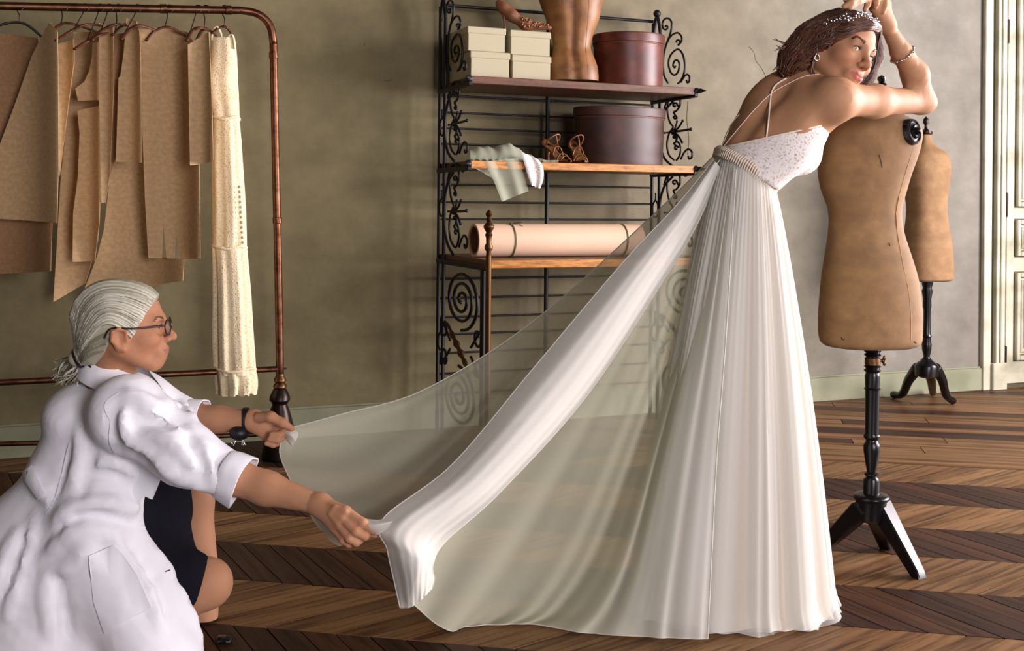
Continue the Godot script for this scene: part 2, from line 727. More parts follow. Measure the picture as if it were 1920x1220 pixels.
	M.kraft_dark = tri_tex(mat(Color(0.68, 0.52, 0.36), 0.8), ntex(noise(FastNoiseLite.TYPE_SIMPLEX, 0.05, 4, 52), [[0.0, g(0.86)], [1.0, g(1.0)]], 256), Vector3.ONE * 3)
	M.roll_paper = mat(Color(0.90, 0.76, 0.64), 0.7)
	M.ribbon = mat(Color(0.30, 0.32, 0.16), 0.6)
	M.card = bump(mat(Color(0.69, 0.66, 0.545), 0.75), fine, 0.03)
	M.card.uv1_triplanar = true
	M.card.uv1_scale = Vector3.ONE * 3
	M.hanger = tri_tex(mat(Color(0.38, 0.19, 0.11), 0.45), woodtex, Vector3(3, 3, 3))
	M.wire = mat(Color(0.24, 0.21, 0.20), 0.4, 0.8)
	# canvas of the dress forms
	var canvas := tri_tex(mat(Color(1, 1, 1), 0.82), ntex(noise(FastNoiseLite.TYPE_SIMPLEX_SMOOTH, 0.012, 5, 61, 0.55), [[0.0, Color(0.42, 0.31, 0.19)], [0.45, Color(0.50, 0.375, 0.235)], [0.7, Color(0.535, 0.41, 0.26)], [1.0, Color(0.58, 0.465, 0.31)]], 512), Vector3.ONE * 1.6)
	bump(canvas, ntex(noise(FastNoiseLite.TYPE_VALUE, 0.25, 1, 62), [[0.0, g(0.2)], [1.0, g(0.8)]], 512), 0.03)
	M.canvas = canvas
	M.stain = mat(Color(0.30, 0.20, 0.11), 0.9)
	M.hide = tri_tex(mat(Color(0.9, 0.86, 0.82), 0.48), ntex(noise(FastNoiseLite.TYPE_SIMPLEX_SMOOTH, 0.02, 5, 71), [[0.0, Color(0.46, 0.31, 0.17)], [0.5, Color(0.62, 0.44, 0.26)], [1.0, Color(0.70, 0.53, 0.33)]], 256), Vector3.ONE * 2.2)
	M.hide_seam = mat(Color(0.36, 0.22, 0.11), 0.6)
	M.hatbox = tri_tex(mat(Color(1, 1, 1), 0.42), ntex(noise(FastNoiseLite.TYPE_SIMPLEX_SMOOTH, 0.015, 5, 81), [[0.0, Color(0.22, 0.085, 0.06)], [0.5, Color(0.34, 0.14, 0.095)], [1.0, Color(0.44, 0.20, 0.13)]], 256), Vector3.ONE * 2)
	M.hatbox_dark = tri_tex(mat(Color(1, 1, 1), 0.5), ntex(noise(FastNoiseLite.TYPE_SIMPLEX_SMOOTH, 0.015, 5, 82), [[0.0, Color(0.16, 0.085, 0.07)], [0.5, Color(0.24, 0.13, 0.10)], [1.0, Color(0.31, 0.18, 0.135)]], 256), Vector3.ONE * 2)
	M.gold_leather = mat(Color(0.62, 0.44, 0.28), 0.35, 0.5)
	M.tan_leather = mat(Color(0.50, 0.31, 0.20), 0.5)
	# cloth
	M.lace_bump = ntex(vine_noise(94), [[0.0, g(0.0)], [1.0, g(1.0)]], 512)
	var lace := mat(Color(0.95, 0.90, 0.78), 0.85)
	lace.albedo_texture = ntex(vine_noise(94), [[0.0, Color(0.76, 0.68, 0.55)], [0.3, Color(0.86, 0.80, 0.68)], [0.5, Color(0.98, 0.96, 0.91)], [1.0, Color(1, 1, 1)]], 512)
	lace.uv1_triplanar = true
	lace.uv1_scale = Vector3.ONE * 7.0
	bump(lace, M.lace_bump, 0.18)
	M.lace = lace
	var sheer := mat(Color(0.84, 0.86, 0.76, 0.62), 0.8)
	sheer.transparency = BaseMaterial3D.TRANSPARENCY_ALPHA
	sheer.vertex_color_use_as_albedo = true
	sheer.cull_mode = BaseMaterial3D.CULL_DISABLED
	sheer.backlight_enabled = true
	sheer.backlight = g(0.5)
	M.sheer = sheer
	var tulle := mat(Color(0.87, 0.865, 0.83), 0.85)
	tulle.transparency = BaseMaterial3D.TRANSPARENCY_ALPHA
	tulle.vertex_color_use_as_albedo = true
	tulle.cull_mode = BaseMaterial3D.CULL_DISABLED
	tulle.backlight_enabled = true
	tulle.backlight = g(0.6)
	M.tulle = tulle
	var lining := mat(Color(0.86, 0.795, 0.72), 0.85)
	lining.cull_mode = BaseMaterial3D.CULL_DISABLED
	lining.backlight_enabled = true
	lining.backlight = g(0.3)
	M.lining = lining
	var bodice := mat(Color(0.93, 0.91, 0.90), 0.8)
	var vine := vine_noise(93)
	bodice.albedo_texture = ntex(vine, [[0.0, Color(0.60, 0.53, 0.45)], [0.3, Color(0.76, 0.71, 0.64)], [0.48, Color(0.97, 0.96, 0.95)], [1.0, Color(1, 1, 1)]], 512)
	bodice.uv1_triplanar = true
	bodice.uv1_scale = Vector3.ONE * 8.0
	bump(bodice, ntex(vine, [[0.0, g(0)], [1.0, g(1)]], 512), 0.07)
	M.bodice = bodice
	M.satin = mat(Color(0.93, 0.87, 0.80), 0.45)
	var cotton := mat(Color(0.93, 0.93, 0.95), 0.8)
	cotton.uv1_triplanar = true
	cotton.uv1_scale = Vector3.ONE * 1.1
	bump(cotton, ntex(noise(FastNoiseLite.TYPE_SIMPLEX_SMOOTH, 0.012, 3, 101), [[0.0, g(0)], [1.0, g(1)]], 512), 0.6)
	M.cotton = cotton
	M.thread = mat(Color(0.80, 0.80, 0.83), 0.8)
	M.skirt_black = mat(Color(0.10, 0.10, 0.125), 0.9)
	M.skirt_black.metallic_specular = 0.15
	# people
	var skin := mat(Color(1, 1, 1), 0.6)
	skin.vertex_color_use_as_albedo = true
	skin.subsurf_scatter_enabled = true
	skin.subsurf_scatter_strength = 0.08
	skin.metallic_specular = 0.35
	M.skin = skin
	var hair := mat(Color(1, 1, 1), 0.42)
	hair.vertex_color_use_as_albedo = true
	M.hair = hair
	M.eye = mat(Color(1, 1, 1), 0.15)
	M.eye.vertex_color_use_as_albedo = true
	M.crystal = mat(Color(0.95, 0.94, 0.98), 0.12, 0.9)
	M.silver = mat(Color(0.80, 0.75, 0.72), 0.25, 1.0)
	M.tortoise = mat(Color(0.17, 0.085, 0.05), 0.3)
	var lens := mat(Color(0.9, 0.92, 0.95, 0.06), 0.03)
	lens.transparency = BaseMaterial3D.TRANSPARENCY_ALPHA
	M.lens = lens

func vine_noise(sd: int) -> FastNoiseLite:       # curling threads
	var n := noise(FastNoiseLite.TYPE_SIMPLEX_SMOOTH, 0.022, 2, sd)
	n.fractal_type = FastNoiseLite.FRACTAL_RIDGED
	n.domain_warp_enabled = true
	n.domain_warp_amplitude = 22.0
	n.domain_warp_frequency = 0.02
	return n

# ---------------------------------------------------------------- the room
func slab(a0: float, a1: float, h0: float, h1: float, d0: float, d1: float, b := 0.0) -> ArrayMesh:    # a box in wall axes
	var m := mb()
	m.box(Transform3D(Basis(WU, Vector3.UP, WN), RW((a0 + a1) / 2, (h0 + h1) / 2, (d0 + d1) / 2)), Vector3(a1 - a0, h1 - h0, d1 - d0), b)
	return m.commit()

func slabs(list: Array, b := 0.0) -> ArrayMesh:
	var m := mb()
	for q in list:
		m.box(Transform3D(Basis(WU, Vector3.UP, WN), RW((q[0] + q[1]) / 2, (q[2] + q[3]) / 2, (q[4] + q[5]) / 2)), Vector3(q[1] - q[0], q[3] - q[2], q[5] - q[4]), b)
	return m.commit()

func room() -> void:
	var wm := mb()
	wm.box(Transform3D(Basis(WU, Vector3.UP, WN), RW(2.2, 1.7, -0.103)), Vector3(9.6, 3.8, 0.194), 0.0)
	# the face of the wall; light falloff painted in, darker and yellower at the rail end
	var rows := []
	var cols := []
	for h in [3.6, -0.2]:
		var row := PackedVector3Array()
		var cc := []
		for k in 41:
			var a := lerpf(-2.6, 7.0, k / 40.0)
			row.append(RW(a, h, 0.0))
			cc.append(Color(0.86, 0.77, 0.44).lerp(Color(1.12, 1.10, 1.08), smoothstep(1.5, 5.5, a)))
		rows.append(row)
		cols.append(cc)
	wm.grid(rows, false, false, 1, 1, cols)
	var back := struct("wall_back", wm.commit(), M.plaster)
	# hairline cracks in the plaster
	for line in [[[1405, 88], [1414, 99], [1417, 113], [1428, 128], [1437, 146], [1444, 160]], [[1290, 190], [1288, 225], [1292, 262], [1289, 290]], [[683, 86], [684, 81]], [[720, 150], [728, 152], [735, 149]], [[600, 790], [640, 777], [700, 770], [742, 762]]]:
		var pts := PackedVector3Array()
		for q in line:
			pts.append(WP(q[0], q[1], 0.0005))
		var m := mb()
		m.tube(smooth(pts, 3), 0.0016, 4)
		struct("crack", m.commit(), M.crack, back)
	struct("wall_left", slab(-2.6, -2.4, -0.2, 3.6, 0.0, 8.2), M.white_room)
	# right wall with two tall windows
	struct("wall_right", slabs([[6.8, 7.0, -0.2, 3.6, 0.0, 1.8], [6.8, 7.0, -0.2, 3.6, 4.6, 5.4], [6.8, 7.0, -0.2, 3.6, 7.4, 8.2], [6.8, 7.0, -0.2, 0.55, 1.8, 4.6], [6.8, 7.0, 2.95, 3.6, 1.8, 4.6], [6.8, 7.0, -0.2, 0.55, 5.4, 7.4], [6.8, 7.0, 2.95, 3.6, 5.4, 7.4]]), M.white_room)
	struct("wall_front", slabs([[-2.4, 0.7, -0.2, 3.6, 8.0, 8.2], [2.5, 6.8, -0.2, 3.6, 8.0, 8.2], [0.7, 2.5, -0.2, 0.5, 8.0, 8.2], [0.7, 2.5, 2.6, 3.6, 8.0, 8.2]]), M.white_room)
	struct("added_window_3", slabs([[0.7, 0.77, 0.5, 2.6, 8.06, 8.14], [2.43, 2.5, 0.5, 2.6, 8.06, 8.14], [1.57, 1.63, 0.5, 2.6, 8.06, 8.14], [0.77, 2.43, 0.5, 0.57, 8.06, 8.14], [0.77, 2.43, 2.53, 2.6, 8.06, 8.14]]), M.paint)  # unseen window frame, added round the fill light
	for w in [["window_1", 1.8, 4.6], ["window_2", 5.4, 7.4]]:
		var c: float = (w[1] + w[2]) * 0.5
		struct(w[0], slabs([[6.86, 6.94, 0.55, 2.95, w[1], w[1] + 0.07], [6.86, 6.94, 0.55, 2.95, w[2] - 0.07, w[2]], [6.86, 6.94, 0.55, 2.95, c - 0.03, c + 0.03], [6.86, 6.94, 0.55, 0.62, w[1] + 0.07, w[2] - 0.07], [6.86, 6.94, 2.88, 2.95, w[1] + 0.07, w[2] - 0.07]]), M.paint)
	struct("ceiling", slab(-2.6, 7.0, 3.4, 3.6, 0.0, 8.2), M.white_room)
	struct("baseboard_back", slabs([[-2.4, 5.345, 0.0, 0.132, 0.0, 0.02], [-2.4, 5.345, 0.132, 0.142, 0.0, 0.012]], 0.003), M.skirting)

func door_and_trim() -> void:
	var t := struct("trim_1", slabs([[5.345, 5.405, 0.0, 3.4, 0.0, 0.03], [5.43, 5.455, 0.0, 3.4, 0.0, 0.045], [5.475, 5.51, 0.0, 3.4, 0.0, 0.035]], 0.004), M.paint)
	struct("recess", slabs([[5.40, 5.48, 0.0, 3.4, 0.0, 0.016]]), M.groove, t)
	struct("plinth", slabs([[5.405, 5.515, 0.0, 0.16, 0.0, 0.05]], 0.004), M.paint, t)
	var d := struct("door_1", slabs([[5.525, 6.5, 0.03, 2.75, 0.0, 0.025]], 0.003), M.paint)
	struct("gap", slabs([[5.51, 5.527, 0.0, 2.75, 0.0, 0.008], [5.51, 6.5, 0.0, 0.032, 0.0, 0.01]]), M.groove, d)
	# raised mouldings round the three panels
	for p in [[0.17, 0.70], [0.80, 1.02], [1.10, 2.62]]:
		for r in [[5.59, 0.028, 0.05], [5.635, 0.014, 0.038]]:
			var e: float = r[0] - 5.59
			var a0: float = r[0]
			var a1: float = 6.42 - e
			var h0: float = p[0] + e
			var h1: float = p[1] - e
			var w: float = r[1]
			struct("moulding", slabs([[a0, a0 + w, h0, h1, 0.02, r[2]], [a1 - w, a1, h0, h1, 0.02, r[2]], [a0 + w, a1 - w, h0, h0 + w, 0.02, r[2]], [a0 + w, a1 - w, h1 - w, h1, 0.02, r[2]]], 0.004), M.paint, d)
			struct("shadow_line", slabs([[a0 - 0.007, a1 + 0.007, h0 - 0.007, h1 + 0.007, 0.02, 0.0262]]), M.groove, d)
			struct("panel", slabs([[a0 + w + 0.005, a1 - w - 0.005, h0 + w + 0.005, h1 - w - 0.005, 0.02, 0.028]], 0.002), M.paint, d)
	for h in [0.187, 1.11, 2.155]:
		var m := mb()
		var at := RW(5.517, h, 0.03)
		m.lathe(Transform3D(Basis(), at), [Vector2(0, -0.075), Vector2(0.008, -0.07), Vector2(0.009, 0.07), Vector2(0, 0.075)], 10)
		struct("hinge", m.commit(), M.bronze, d)

func chevron_floor() -> void:
	var fl := struct("floor", slab(-2.6, 7.0, -0.2, -0.012, -0.2, 8.2), M.joint)
	var th := deg_to_rad(11.0)
	var e1 := Vector3(cos(th), 0, sin(th))       # along the strips
	var e2 := Vector3(sin(th), 0, -cos(th))      # away from the camera
	var w := 0.327
	var v0 := 3.01
	var phi := deg_to_rad(50.0)
	var cut := w / tan(phi)                      # slant of a plank across its strip
	var pitch := 0.092
	var shapes := []
	for s in [1.0, -1.0]:
		var m := mb()
		var gap := 0.0021
		var hx := (pitch - gap * 2.0) * 0.5
		var hv := w * 0.5 - 0.0018
		var sl: float = cut * 0.5 * s
		var top := PackedVector3Array()
		var low := PackedVector3Array()
		var uvs := PackedVector2Array()
		for q in [[-1, -1], [1, -1], [1, 1], [-1, 1]]:
			var p: Vector3 = e1 * (q[0] * hx + q[1] * sl) + e2 * (q[1] * hv)
			var o: Vector3 = e1 * (q[0] * hx + q[1] * sl) + e2 * (q[1] * hv)
			top.append(p)
			low.append(o - Vector3.UP * 0.001)
			uvs.append(Vector2(q[1] * 0.5, q[0] * 0.07))
		m.face(top, true, uvs)
		for k in 4:
			var j := (k + 1) % 4
			m.face(V([low[k], low[j], top[j], top[k]]), true)
			m.face(V([low[k] - Vector3.UP * 0.012, low[j] - Vector3.UP * 0.012, low[j], low[k]]), true)
		shapes.append(m.commit())
	var spots := []
	for k in range(-3, 6):
		var vm := v0 + (k + 0.5) * w
		var steep := k % 2 == 0
		for j in range(-48, 60):
			var u := (j + 0.5) * pitch
			var p := e1 * u + e2 * vm
			var z := -p.z
			if z < 1.9:
				continue
			var px := 960.0 + F * p.x / z
			var py := HORIZON + F * EYE / z
			var wd := (p - WA).dot(WN)
			var wa := (p - WA).dot(WU)
			if wd < -0.12 or wa < -2.2 or wa > 6.6:
				continue
			var seen := px > -120 and px < 2040 and py < 1330
			spots.append([0 if seen else 1, z + absf(px - 960) * 0.0, p, steep, k])
	spots.sort_custom(func(a, b): return a[0] < b[0] or a[0] == b[0] and a[1] < b[1])
	var rest := mb()
	for i in spots.size():
		var s = spots[i]
		var tone := rng.randi_range(0, 5) + (0 if s[3] else 6)  # strips alternate between dark and pale set for the painted sheen
		var off := Vector3.UP * rng.randf_range(-0.0012, 0.0)
		if i < 296:
			var o := struct("plank", shapes[1 if s[3] else 0], M.planks[tone], fl)
			o.position = s[2] + off
		else:
			var src: ArrayMesh = shapes[1 if s[3] else 0]
			var a := src.surface_get_arrays(0)
			var base := rest.v.size()
			for q in a[Mesh.ARRAY_VERTEX].size():
				rest.v.append(a[Mesh.ARRAY_VERTEX][q] + s[2] + off)
				rest.n.append(a[Mesh.ARRAY_NORMAL][q])
				rest.uv.append(a[Mesh.ARRAY_TEX_UV][q])
				rest.c.append(Color.WHITE)
			for q in a[Mesh.ARRAY_INDEX]:
				rest.ix.append(base + q)
	if rest.v.size():
		var r := struct("far_planks", rest.commit(), M.planks[1], fl)
		r.set_meta("kind", "stuff")
	# straight border boards between the last strip and the back wall
	var vb := v0 + 6 * w + 0.012
	var row := 0
	var vv := vb
	while vv < 8.4:
		var bw := 0.105 + 0.02 * ((row * 7) % 3)
		var u := -3.4 + 0.37 * ((row * 5) % 4)
		while u < 4.6:
			var len := 1.1 + 0.22 * ((row * 3 + int(u * 3.0)) % 4)
			# keep what lies in front of the wall
			var quad := PackedVector2Array([Vector2(u, vv), Vector2(u + len - 0.004, vv), Vector2(u + len - 0.004, vv + bw - 0.004), Vector2(u, vv + bw - 0.004)])
			var pts := []
			for q in quad:
				pts.append(e1 * q.x + e2 * q.y)
			var inside := PackedVector2Array()
			for k in 4:
				var p: Vector3 = pts[k]
				var n: Vector3 = pts[(k + 1) % 4]
				var dp := (p - WA).dot(WN) - 0.01
				var dn := (n - WA).dot(WN) - 0.01
				if dp >= 0:
					inside.append(quad[k])
				if (dp < 0) != (dn < 0):
					inside.append(quad[k].lerp(quad[(k + 1) % 4], dp / (dp - dn)))
			if inside.size() >= 3:
				var m := mb()
				var top := PackedVector3Array()
				var uvs := PackedVector2Array()
				for q in inside:
					top.append(e1 * q.x + e2 * q.y - Vector3.UP * 0.0004 * ((row + int(u)) % 3))
					uvs.append(Vector2(q.x, q.y - vv))
				m.face(top, true, uvs)
				for k in top.size():
					var j := (k + 1) % top.size()
					m.face(V([top[k] - Vector3.UP * 0.014, top[j] - Vector3.UP * 0.014, top[j], top[k]]), true)
				struct("border_board", m.commit(), M.planks[(row * 5 + int(u * 2.0) + 12) % 6 + (6 if (row * 7 + int(u * 3.0)) % 5 else 0)], fl)
			u += len
		vv += bw
		row += 1

# ---------------------------------------------------------------- the wrought-iron shelf rack
const AL := 1.895
const AR := 3.045
const AM := 2.455
const SH := [1.65, 1.276, 0.848]        # tops of the three boards
const GAP := 0.10                       # rack to wall

func K(a: float, h: float, d: float) -> Vector3:
	return RW(a, h, d + GAP)

func curl(cx: float, cy: float, r0: float, r1: float, a0: float, a1: float, sy := 1.0) -> Array:    # spiral points, angles in degrees, y down
	var out := []
	var n := int(absf(a1 - a0) / 28.0) + 2
	for i in n:
		var t := i / float(n - 1)
		var a := deg_to_rad(lerpf(a0, a1, t))
		var r := lerpf(r0, r1, t)
		out.append([cx + cos(a) * r, cy + sin(a) * r * sy])
	return out

func panel_trace(list: Array) -> Array:       # pixels of the photographed right-hand side panel (zoomed 2.907 times from x = 1200) to (d, h)
	var out := []
	for line in list:
		var q := []
		for p in line:
			var w := pz(1200.0 + p[0] * 0.344, p[1] * 0.344, RW(AR, 0, 0), WU)
			q.append(Vector2((w - WA).dot(WN) - GAP, w.y))
		out.append(q)
	return out

func scroll(rack: Node3D, a: float, line: Array, r := 0.0052) -> void:
	var pts := PackedVector3Array()
	for q in line:
		pts.append(K(a, q.y, q.x))
	var m := mb()
	m.tube(smooth(pts, 3), r, 6)
	put("scroll", m.commit(), M.iron, rack)

func rosette(rack: Node3D, a: float, d: float, h: float) -> void:
	var m := mb()
	m.ball(K(a, h, d), Vector3(0.010, 0.016, 0.016))
	for e in [[-0.09, 0.0, 0.0035], [0.16, 0.004, 0.006], [0.085, 0.05, 0.005], [0.08, -0.055, 0.005], [0.03, 0.05, 0.004], [0.03, -0.05, 0.004]]:
		var tip := K(a + 0.006, h + e[1], d + e[0])
		m.tube(smooth(V([K(a, h, d), K(a + 0.004, h + e[1] * 0.35, d + e[0] * 0.55), tip]), 4), [0.006, e[2]], 6)
		m.ball(tip, Vector3.ONE * (e[2] + 0.0022))
	put("rosette", m.commit(), M.iron, rack)

func shelf_rack() -> void:
	var rack := thing("shelf_rack", "tall black wrought iron baker's rack with scrolled sides and three wooden shelves against the wall", "shelf")
	var up_trace := panel_trace([
		curl(141, 147, 2, 17, 200, 520) + [[122, 128], [132, 106], [150, 99], [168, 112], [173, 140], [165, 185], [148, 228], [134, 275]],
		curl(205, 228, 3, 17, 120, 440) + [[226, 225], [226, 200], [207, 179], [180, 187], [155, 215], [136, 270], [126, 340], [131, 410], [152, 452]],
		[[194, 360], [188, 368], [180, 355], [190, 330], [206, 330], [215, 352], [208, 390], [188, 409], [166, 392], [155, 345], [167, 300], [203, 268], [230, 290], [243, 340], [241, 395], [224, 437], [206, 455]],
		[[253, 437], [258, 450], [268, 444], [270, 420], [259, 406], [243, 414], [222, 448]],
	])
	var mid_trace := panel_trace([
		curl(190, 574, 3, 14, 0, 330) + [[214, 585], [220, 550], [203, 511], [176, 510], [152, 540], [132, 592]],
		curl(190, 637, 2, 12, 300, 20) + [[183, 612], [196, 606], [212, 588]],
		[[166, 518], [152, 565], [151, 620], [164, 668], [182, 690]],
		[[255, 508], [262, 520], [250, 534], [232, 527], [214, 510]],
		[[182, 694], [158, 730], [147, 790], [158, 845], [186, 872]],
		curl(188, 748, 2, 12, 60, 340) + [[204, 740], [196, 770], [184, 780]],
		curl(198, 808, 3, 14, 20, 340) + [[186, 785], [205, 772], [222, 806], [214, 850], [198, 874]],
		[[263, 850], [268, 866], [282, 856], [283, 828], [263, 812], [240, 832], [222, 868]],
	])
	var low_trace := panel_trace([
		[[108, 1130], [128, 1020], [158, 948], [190, 922], [220, 944], [236, 976]],
		curl(188, 1012, 3, 13, 40, 320) + [[170, 1040], [164, 1005], [183, 974], [206, 990], [210, 1040], [196, 1082], [176, 1110]],
		[[160, 955], [140, 1030], [146, 1100], [166, 1150]],
		[[262, 925], [272, 910], [285, 922], [280, 955], [262, 970], [252, 955]],
	])
	for a in [AL, AR]:
		for line in up_trace + mid_trace:
			scroll(rack, a, line)
		# the section between the second and third boards repeats the one above it, a little taller
		for line in mid_trace:
			scroll(rack, a, line.map(func(q): return Vector2(q.x * 1.02, SH[2] + (q.y - SH[1]) * (SH[1] - SH[2]) / (SH[0] - SH[1]))))
		for top in [[SH[0], SH[1]], [SH[1], SH[2]]]:
			var hh: float = top[0] - top[1] - 0.05
			scroll(rack, a, [[0.21, 0.0], [0.13, 0.12], [0.088, 0.30], [0.080, 0.5], [0.088, 0.70], [0.13, 0.88], [0.21, 1.0]].map(func(q): return Vector2(q[0], top[0] - 0.045 - q[1] * hh)), 0.0065)
		rosette(rack, a, 0.205, 1.452)
		rosette(rack, a, 0.21, 1.05)
		# deep lower part: two tall oval spirals joined by a twisted stem
		for o in [[0.33, 0.655, 1.0], [0.30, 0.22, -1.0]]:
			var sp := []
			for k in 44:
				var t := k / 43.0
				var ang := PI * 0.5 + t * TAU * 3.0
				var r := lerpf(0.018, 0.22, t)
				sp.append(Vector2(o[0] + cos(ang) * r * 1.0, o[1] - sin(ang) * r * 0.62 * o[2]))
			scroll(rack, a, sp, 0.0075)
		for s in [[0.08, 1.0], [0.56, -1.0]]:
			for v in [1.0, -1.0]:
				var c := Vector2(s[0] + 0.02 * s[1], 0.438 + 0.075 * v)
				var sp := []
				for k in 14:
					var t := k / 13.0
					var ang := t * TAU * 1.1
					sp.append(c + Vector2(-cos(ang) * s[1], sin(ang) * v) * lerpf(0.012, 0.055, t))
				sp.append(Vector2(s[0] + 0.10 * s[1], 0.438 + 0.02 * v))
				scroll(rack, a, sp, 0.0065)
		var twist := mb()
		var tw := PackedVector3Array()
		var rr := []
		for k in 25:
			var t := k / 24.0
			tw.append(K(a, lerpf(0.53, 0.34, t), lerpf(0.14, 0.45, t)))
			rr.append(0.006 + 0.011 * sin(t * PI) * (0.6 + 0.4 * sin(t * 34.0)))
		twist.tube(tw, rr, 8)
		put("twisted_stem", twist.commit(), M.brass, rack)
		for e in [[0.0, 2.02, 0.009], [0.075, 1.96, 0.009]]:
			var m := mb()
			m.tube(V([K(a, 0.0, e[0]), K(a, e[1], e[0])]), e[2], 8)
			put("upright", m.commit(), M.iron, rack)
		var cap := mb()
		cap.tube(smooth(V([K(a, 1.95, 0.0), K(a, 2.02, 0.02), K(a, 2.05, 0.038), K(a, 2.02, 0.056), K(a, 1.95, 0.075)]), 3), 0.009, 6)
		cap.ball(K(a, 2.065, 0.038), Vector3.ONE * 0.02)
		put("top_knob", cap.commit(), M.iron, rack)
		# small eyes on the back pair of uprights
		for h in [1.45, 1.07, 0.44]:
			var m := mb()
			m.tube(smooth(V([K(a, h + 0.08, 0.037), K(a, h + 0.045, 0.037), K(a, h + 0.02, 0.012), K(a, h - 0.03, 0.016), K(a, h - 0.045, 0.037), K(a, h - 0.03, 0.058), K(a, h + 0.02, 0.062), K(a, h + 0.045, 0.037)]), 3), 0.0045, 5)
			put("eye_loop", m.commit(), M.iron, rack)
		# arms that carry the boards
		for i in 3:
			var deep := 0.415 if i < 2 else 0.655
			var m := mb()
			m.box(Transform3D(Basis(WU, Vector3.UP, WN), K(a, SH[i] - 0.034, deep * 0.5)), Vector3(0.022, 0.022, deep + 0.02), 0.004)
			put("bracket", m.commit(), M.iron, rack)
		for e in [[0.63, M.iron, 0.012]]:
			var m := mb()
			m.tube(V([K(a, 0.0, e[0] - 0.03), K(a, SH[2] - 0.03, e[0] - 0.03)]), e[2], 8)
			put("upright", m.commit(), e[1], rack)
		# turned brass post at the front
		var p := mb()
		p.lathe(Transform3D(Basis(), K(a, 0, 0.665)), [Vector2(0, 0), Vector2(0.016, 0.0), Vector2(0.016, 0.02), Vector2(0.0125, 0.03), Vector2(0.0125, 0.86), Vector2(0.010, 0.885), Vector2(0.017, 0.895), Vector2(0.017, 0.91), Vector2(0.011, 0.92), Vector2(0.012, 0.945), Vector2(0.017, 0.955), Vector2(0.011, 0.965), Vector2(0.022, 0.985), Vector2(0.022, 0.995), Vector2(0.008, 1.01), Vector2(0.013, 1.02), Vector2(0.008, 1.03), Vector2(0.015, 1.042), Vector2(0.009, 1.055), Vector2(0, 1.062)], 14)
		put("post", p.commit(), M.brass, rack, "turned brass front post with a finial")
	for h in [2.03, 1.60, 1.52, 1.445, 1.37, 1.177, 1.093, 1.012, 0.728, 0.636, 0.545, 0.463, 0.374, 0.277, 0.18]:
		var m := mb()
		m.tube(V([K(AL, h, 0.0), K(AR, h, 0.0)]), 0.0052 if h < 2.0 else 0.008, 6)
		put("rod", m.commit(), M.iron, rack)
	var mid := mb()
	mid.tube(V([K(AM, 0.0, 0.0), K(AM, 2.03, 0.0)]), 0.0105, 8)
	put("upright", mid.commit(), M.iron, rack)
	for i in 3:
		var deep := 0.41 if i < 2 else 0.65
		var m := mb()
		m.box(Transform3D(Basis(WU, Vector3.UP, WN), K((AL + AR) / 2, SH[i] - 0.016, deep * 0.5 + 0.004)), Vector3(AR - AL - 0.012, 0.032, deep), 0.004)
		put("shelf_board", m.commit(), M.shelf_dark, rack)
		var e := mb()
		e.box(Transform3D(Basis(WU, Vector3.UP, WN), K((AL + AR) / 2, SH[i] - 0.017, deep + 0.008)), Vector3(AR - AL - 0.004, 0.034, 0.008), 0.002)
		put("edge_strip", e.commit(), M.shelf_dark if i == 0 else M.shelf_gold, rack)
		if i < 2:
			for s in [-1, 1]:
				var sp := mb()
				var at := K(AL if s < 0 else AR, SH[i] - 0.014, deep)
				sp.lathe(frame(at, WN * -s + WU, WU * 0.7 * s + WN * 0.7) if false else Transform3D(frame(at, Vector3.UP.cross(WU * 0.6 * s + WN), WU * 0.6 * s + WN).basis, at), [Vector2(0, -0.03), Vector2(0.013, -0.02), Vector2(0.013, 0.0), Vector2(0.018, 0.01), Vector2(0.010, 0.022), Vector2(0.012, 0.03), Vector2(0, 0.062)], 8)
				put("finial", sp.commit(), M.iron, rack)
	settle(rack, K((AL + AR) / 2, 0.0, 0.2))

# ---------------------------------------------------------------- what stands on the shelves
func shelf_box(label: String, x0: float, x1: float, y0: float, y1: float, base: float, d: float) -> float:
	var p0 := WP(x0, (y0 + y1) / 2, d)
	var p1 := WP(x1, (y0 + y1) / 2, d)
	var a0 := (p0 - WA).dot(WU)
	var a1 := (p1 - WA).dot(WU)
	var top := WP((x0 + x1) / 2, y0, d).y
	var deep := 0.30
	var at := RW((a0 + a1) / 2, base, d - deep / 2)
	var t := thing("shoe_box", label, "box", at, "cream cardboard boxes stacked on the top shelf")
	var bs := Basis(WU, Vector3.UP, WN)
	var h := top - base
	var body := mb()
	body.box(Transform3D(bs, Vector3.UP * (h - 0.004) / 2), Vector3(a1 - a0 - 0.008, h - 0.006, deep - 0.008), 0.002)
	put("body", body.commit(), M.card, t)
	var lid := mb()
	lid.box(Transform3D(bs, Vector3.UP * (h - 0.0155)), Vector3(a1 - a0, 0.031, deep), 0.003)
	put("lid", lid.commit(), M.card, t)
	return top

# a body of elliptical sections: rows of [y, left x, right x] in pixels at depth z; depth = front-to-back over width
func loft(rows: Array, z: float, depth: float, sides := 48, power := 2.25, per := 4, turn := 0.0) -> Array:
	var key := []
	for r in rows:
		key.append(Vector3(r[1], r[0], r[2]))
	var fine := smooth(PackedVector3Array(key), per)
	var out := []
	for q in fine:
		var l := D(q.x, q.y, z)
		var r := D(q.z, q.y, z)
		var c := (l + r) / 2
		var w := l.distance_to(r) / 2
		var row := PackedVector3Array()
		for k in sides:
			var a := TAU * k / sides
			var x := cos(a)
			var y := sin(a)
			var s := pow(pow(absf(x), power) + pow(absf(y), power), -1.0 / power)
			row.append(c + Vector3(x * s * w, 0, y * s * w * depth).rotated(Vector3.UP, turn))
		out.append(row)
	return out

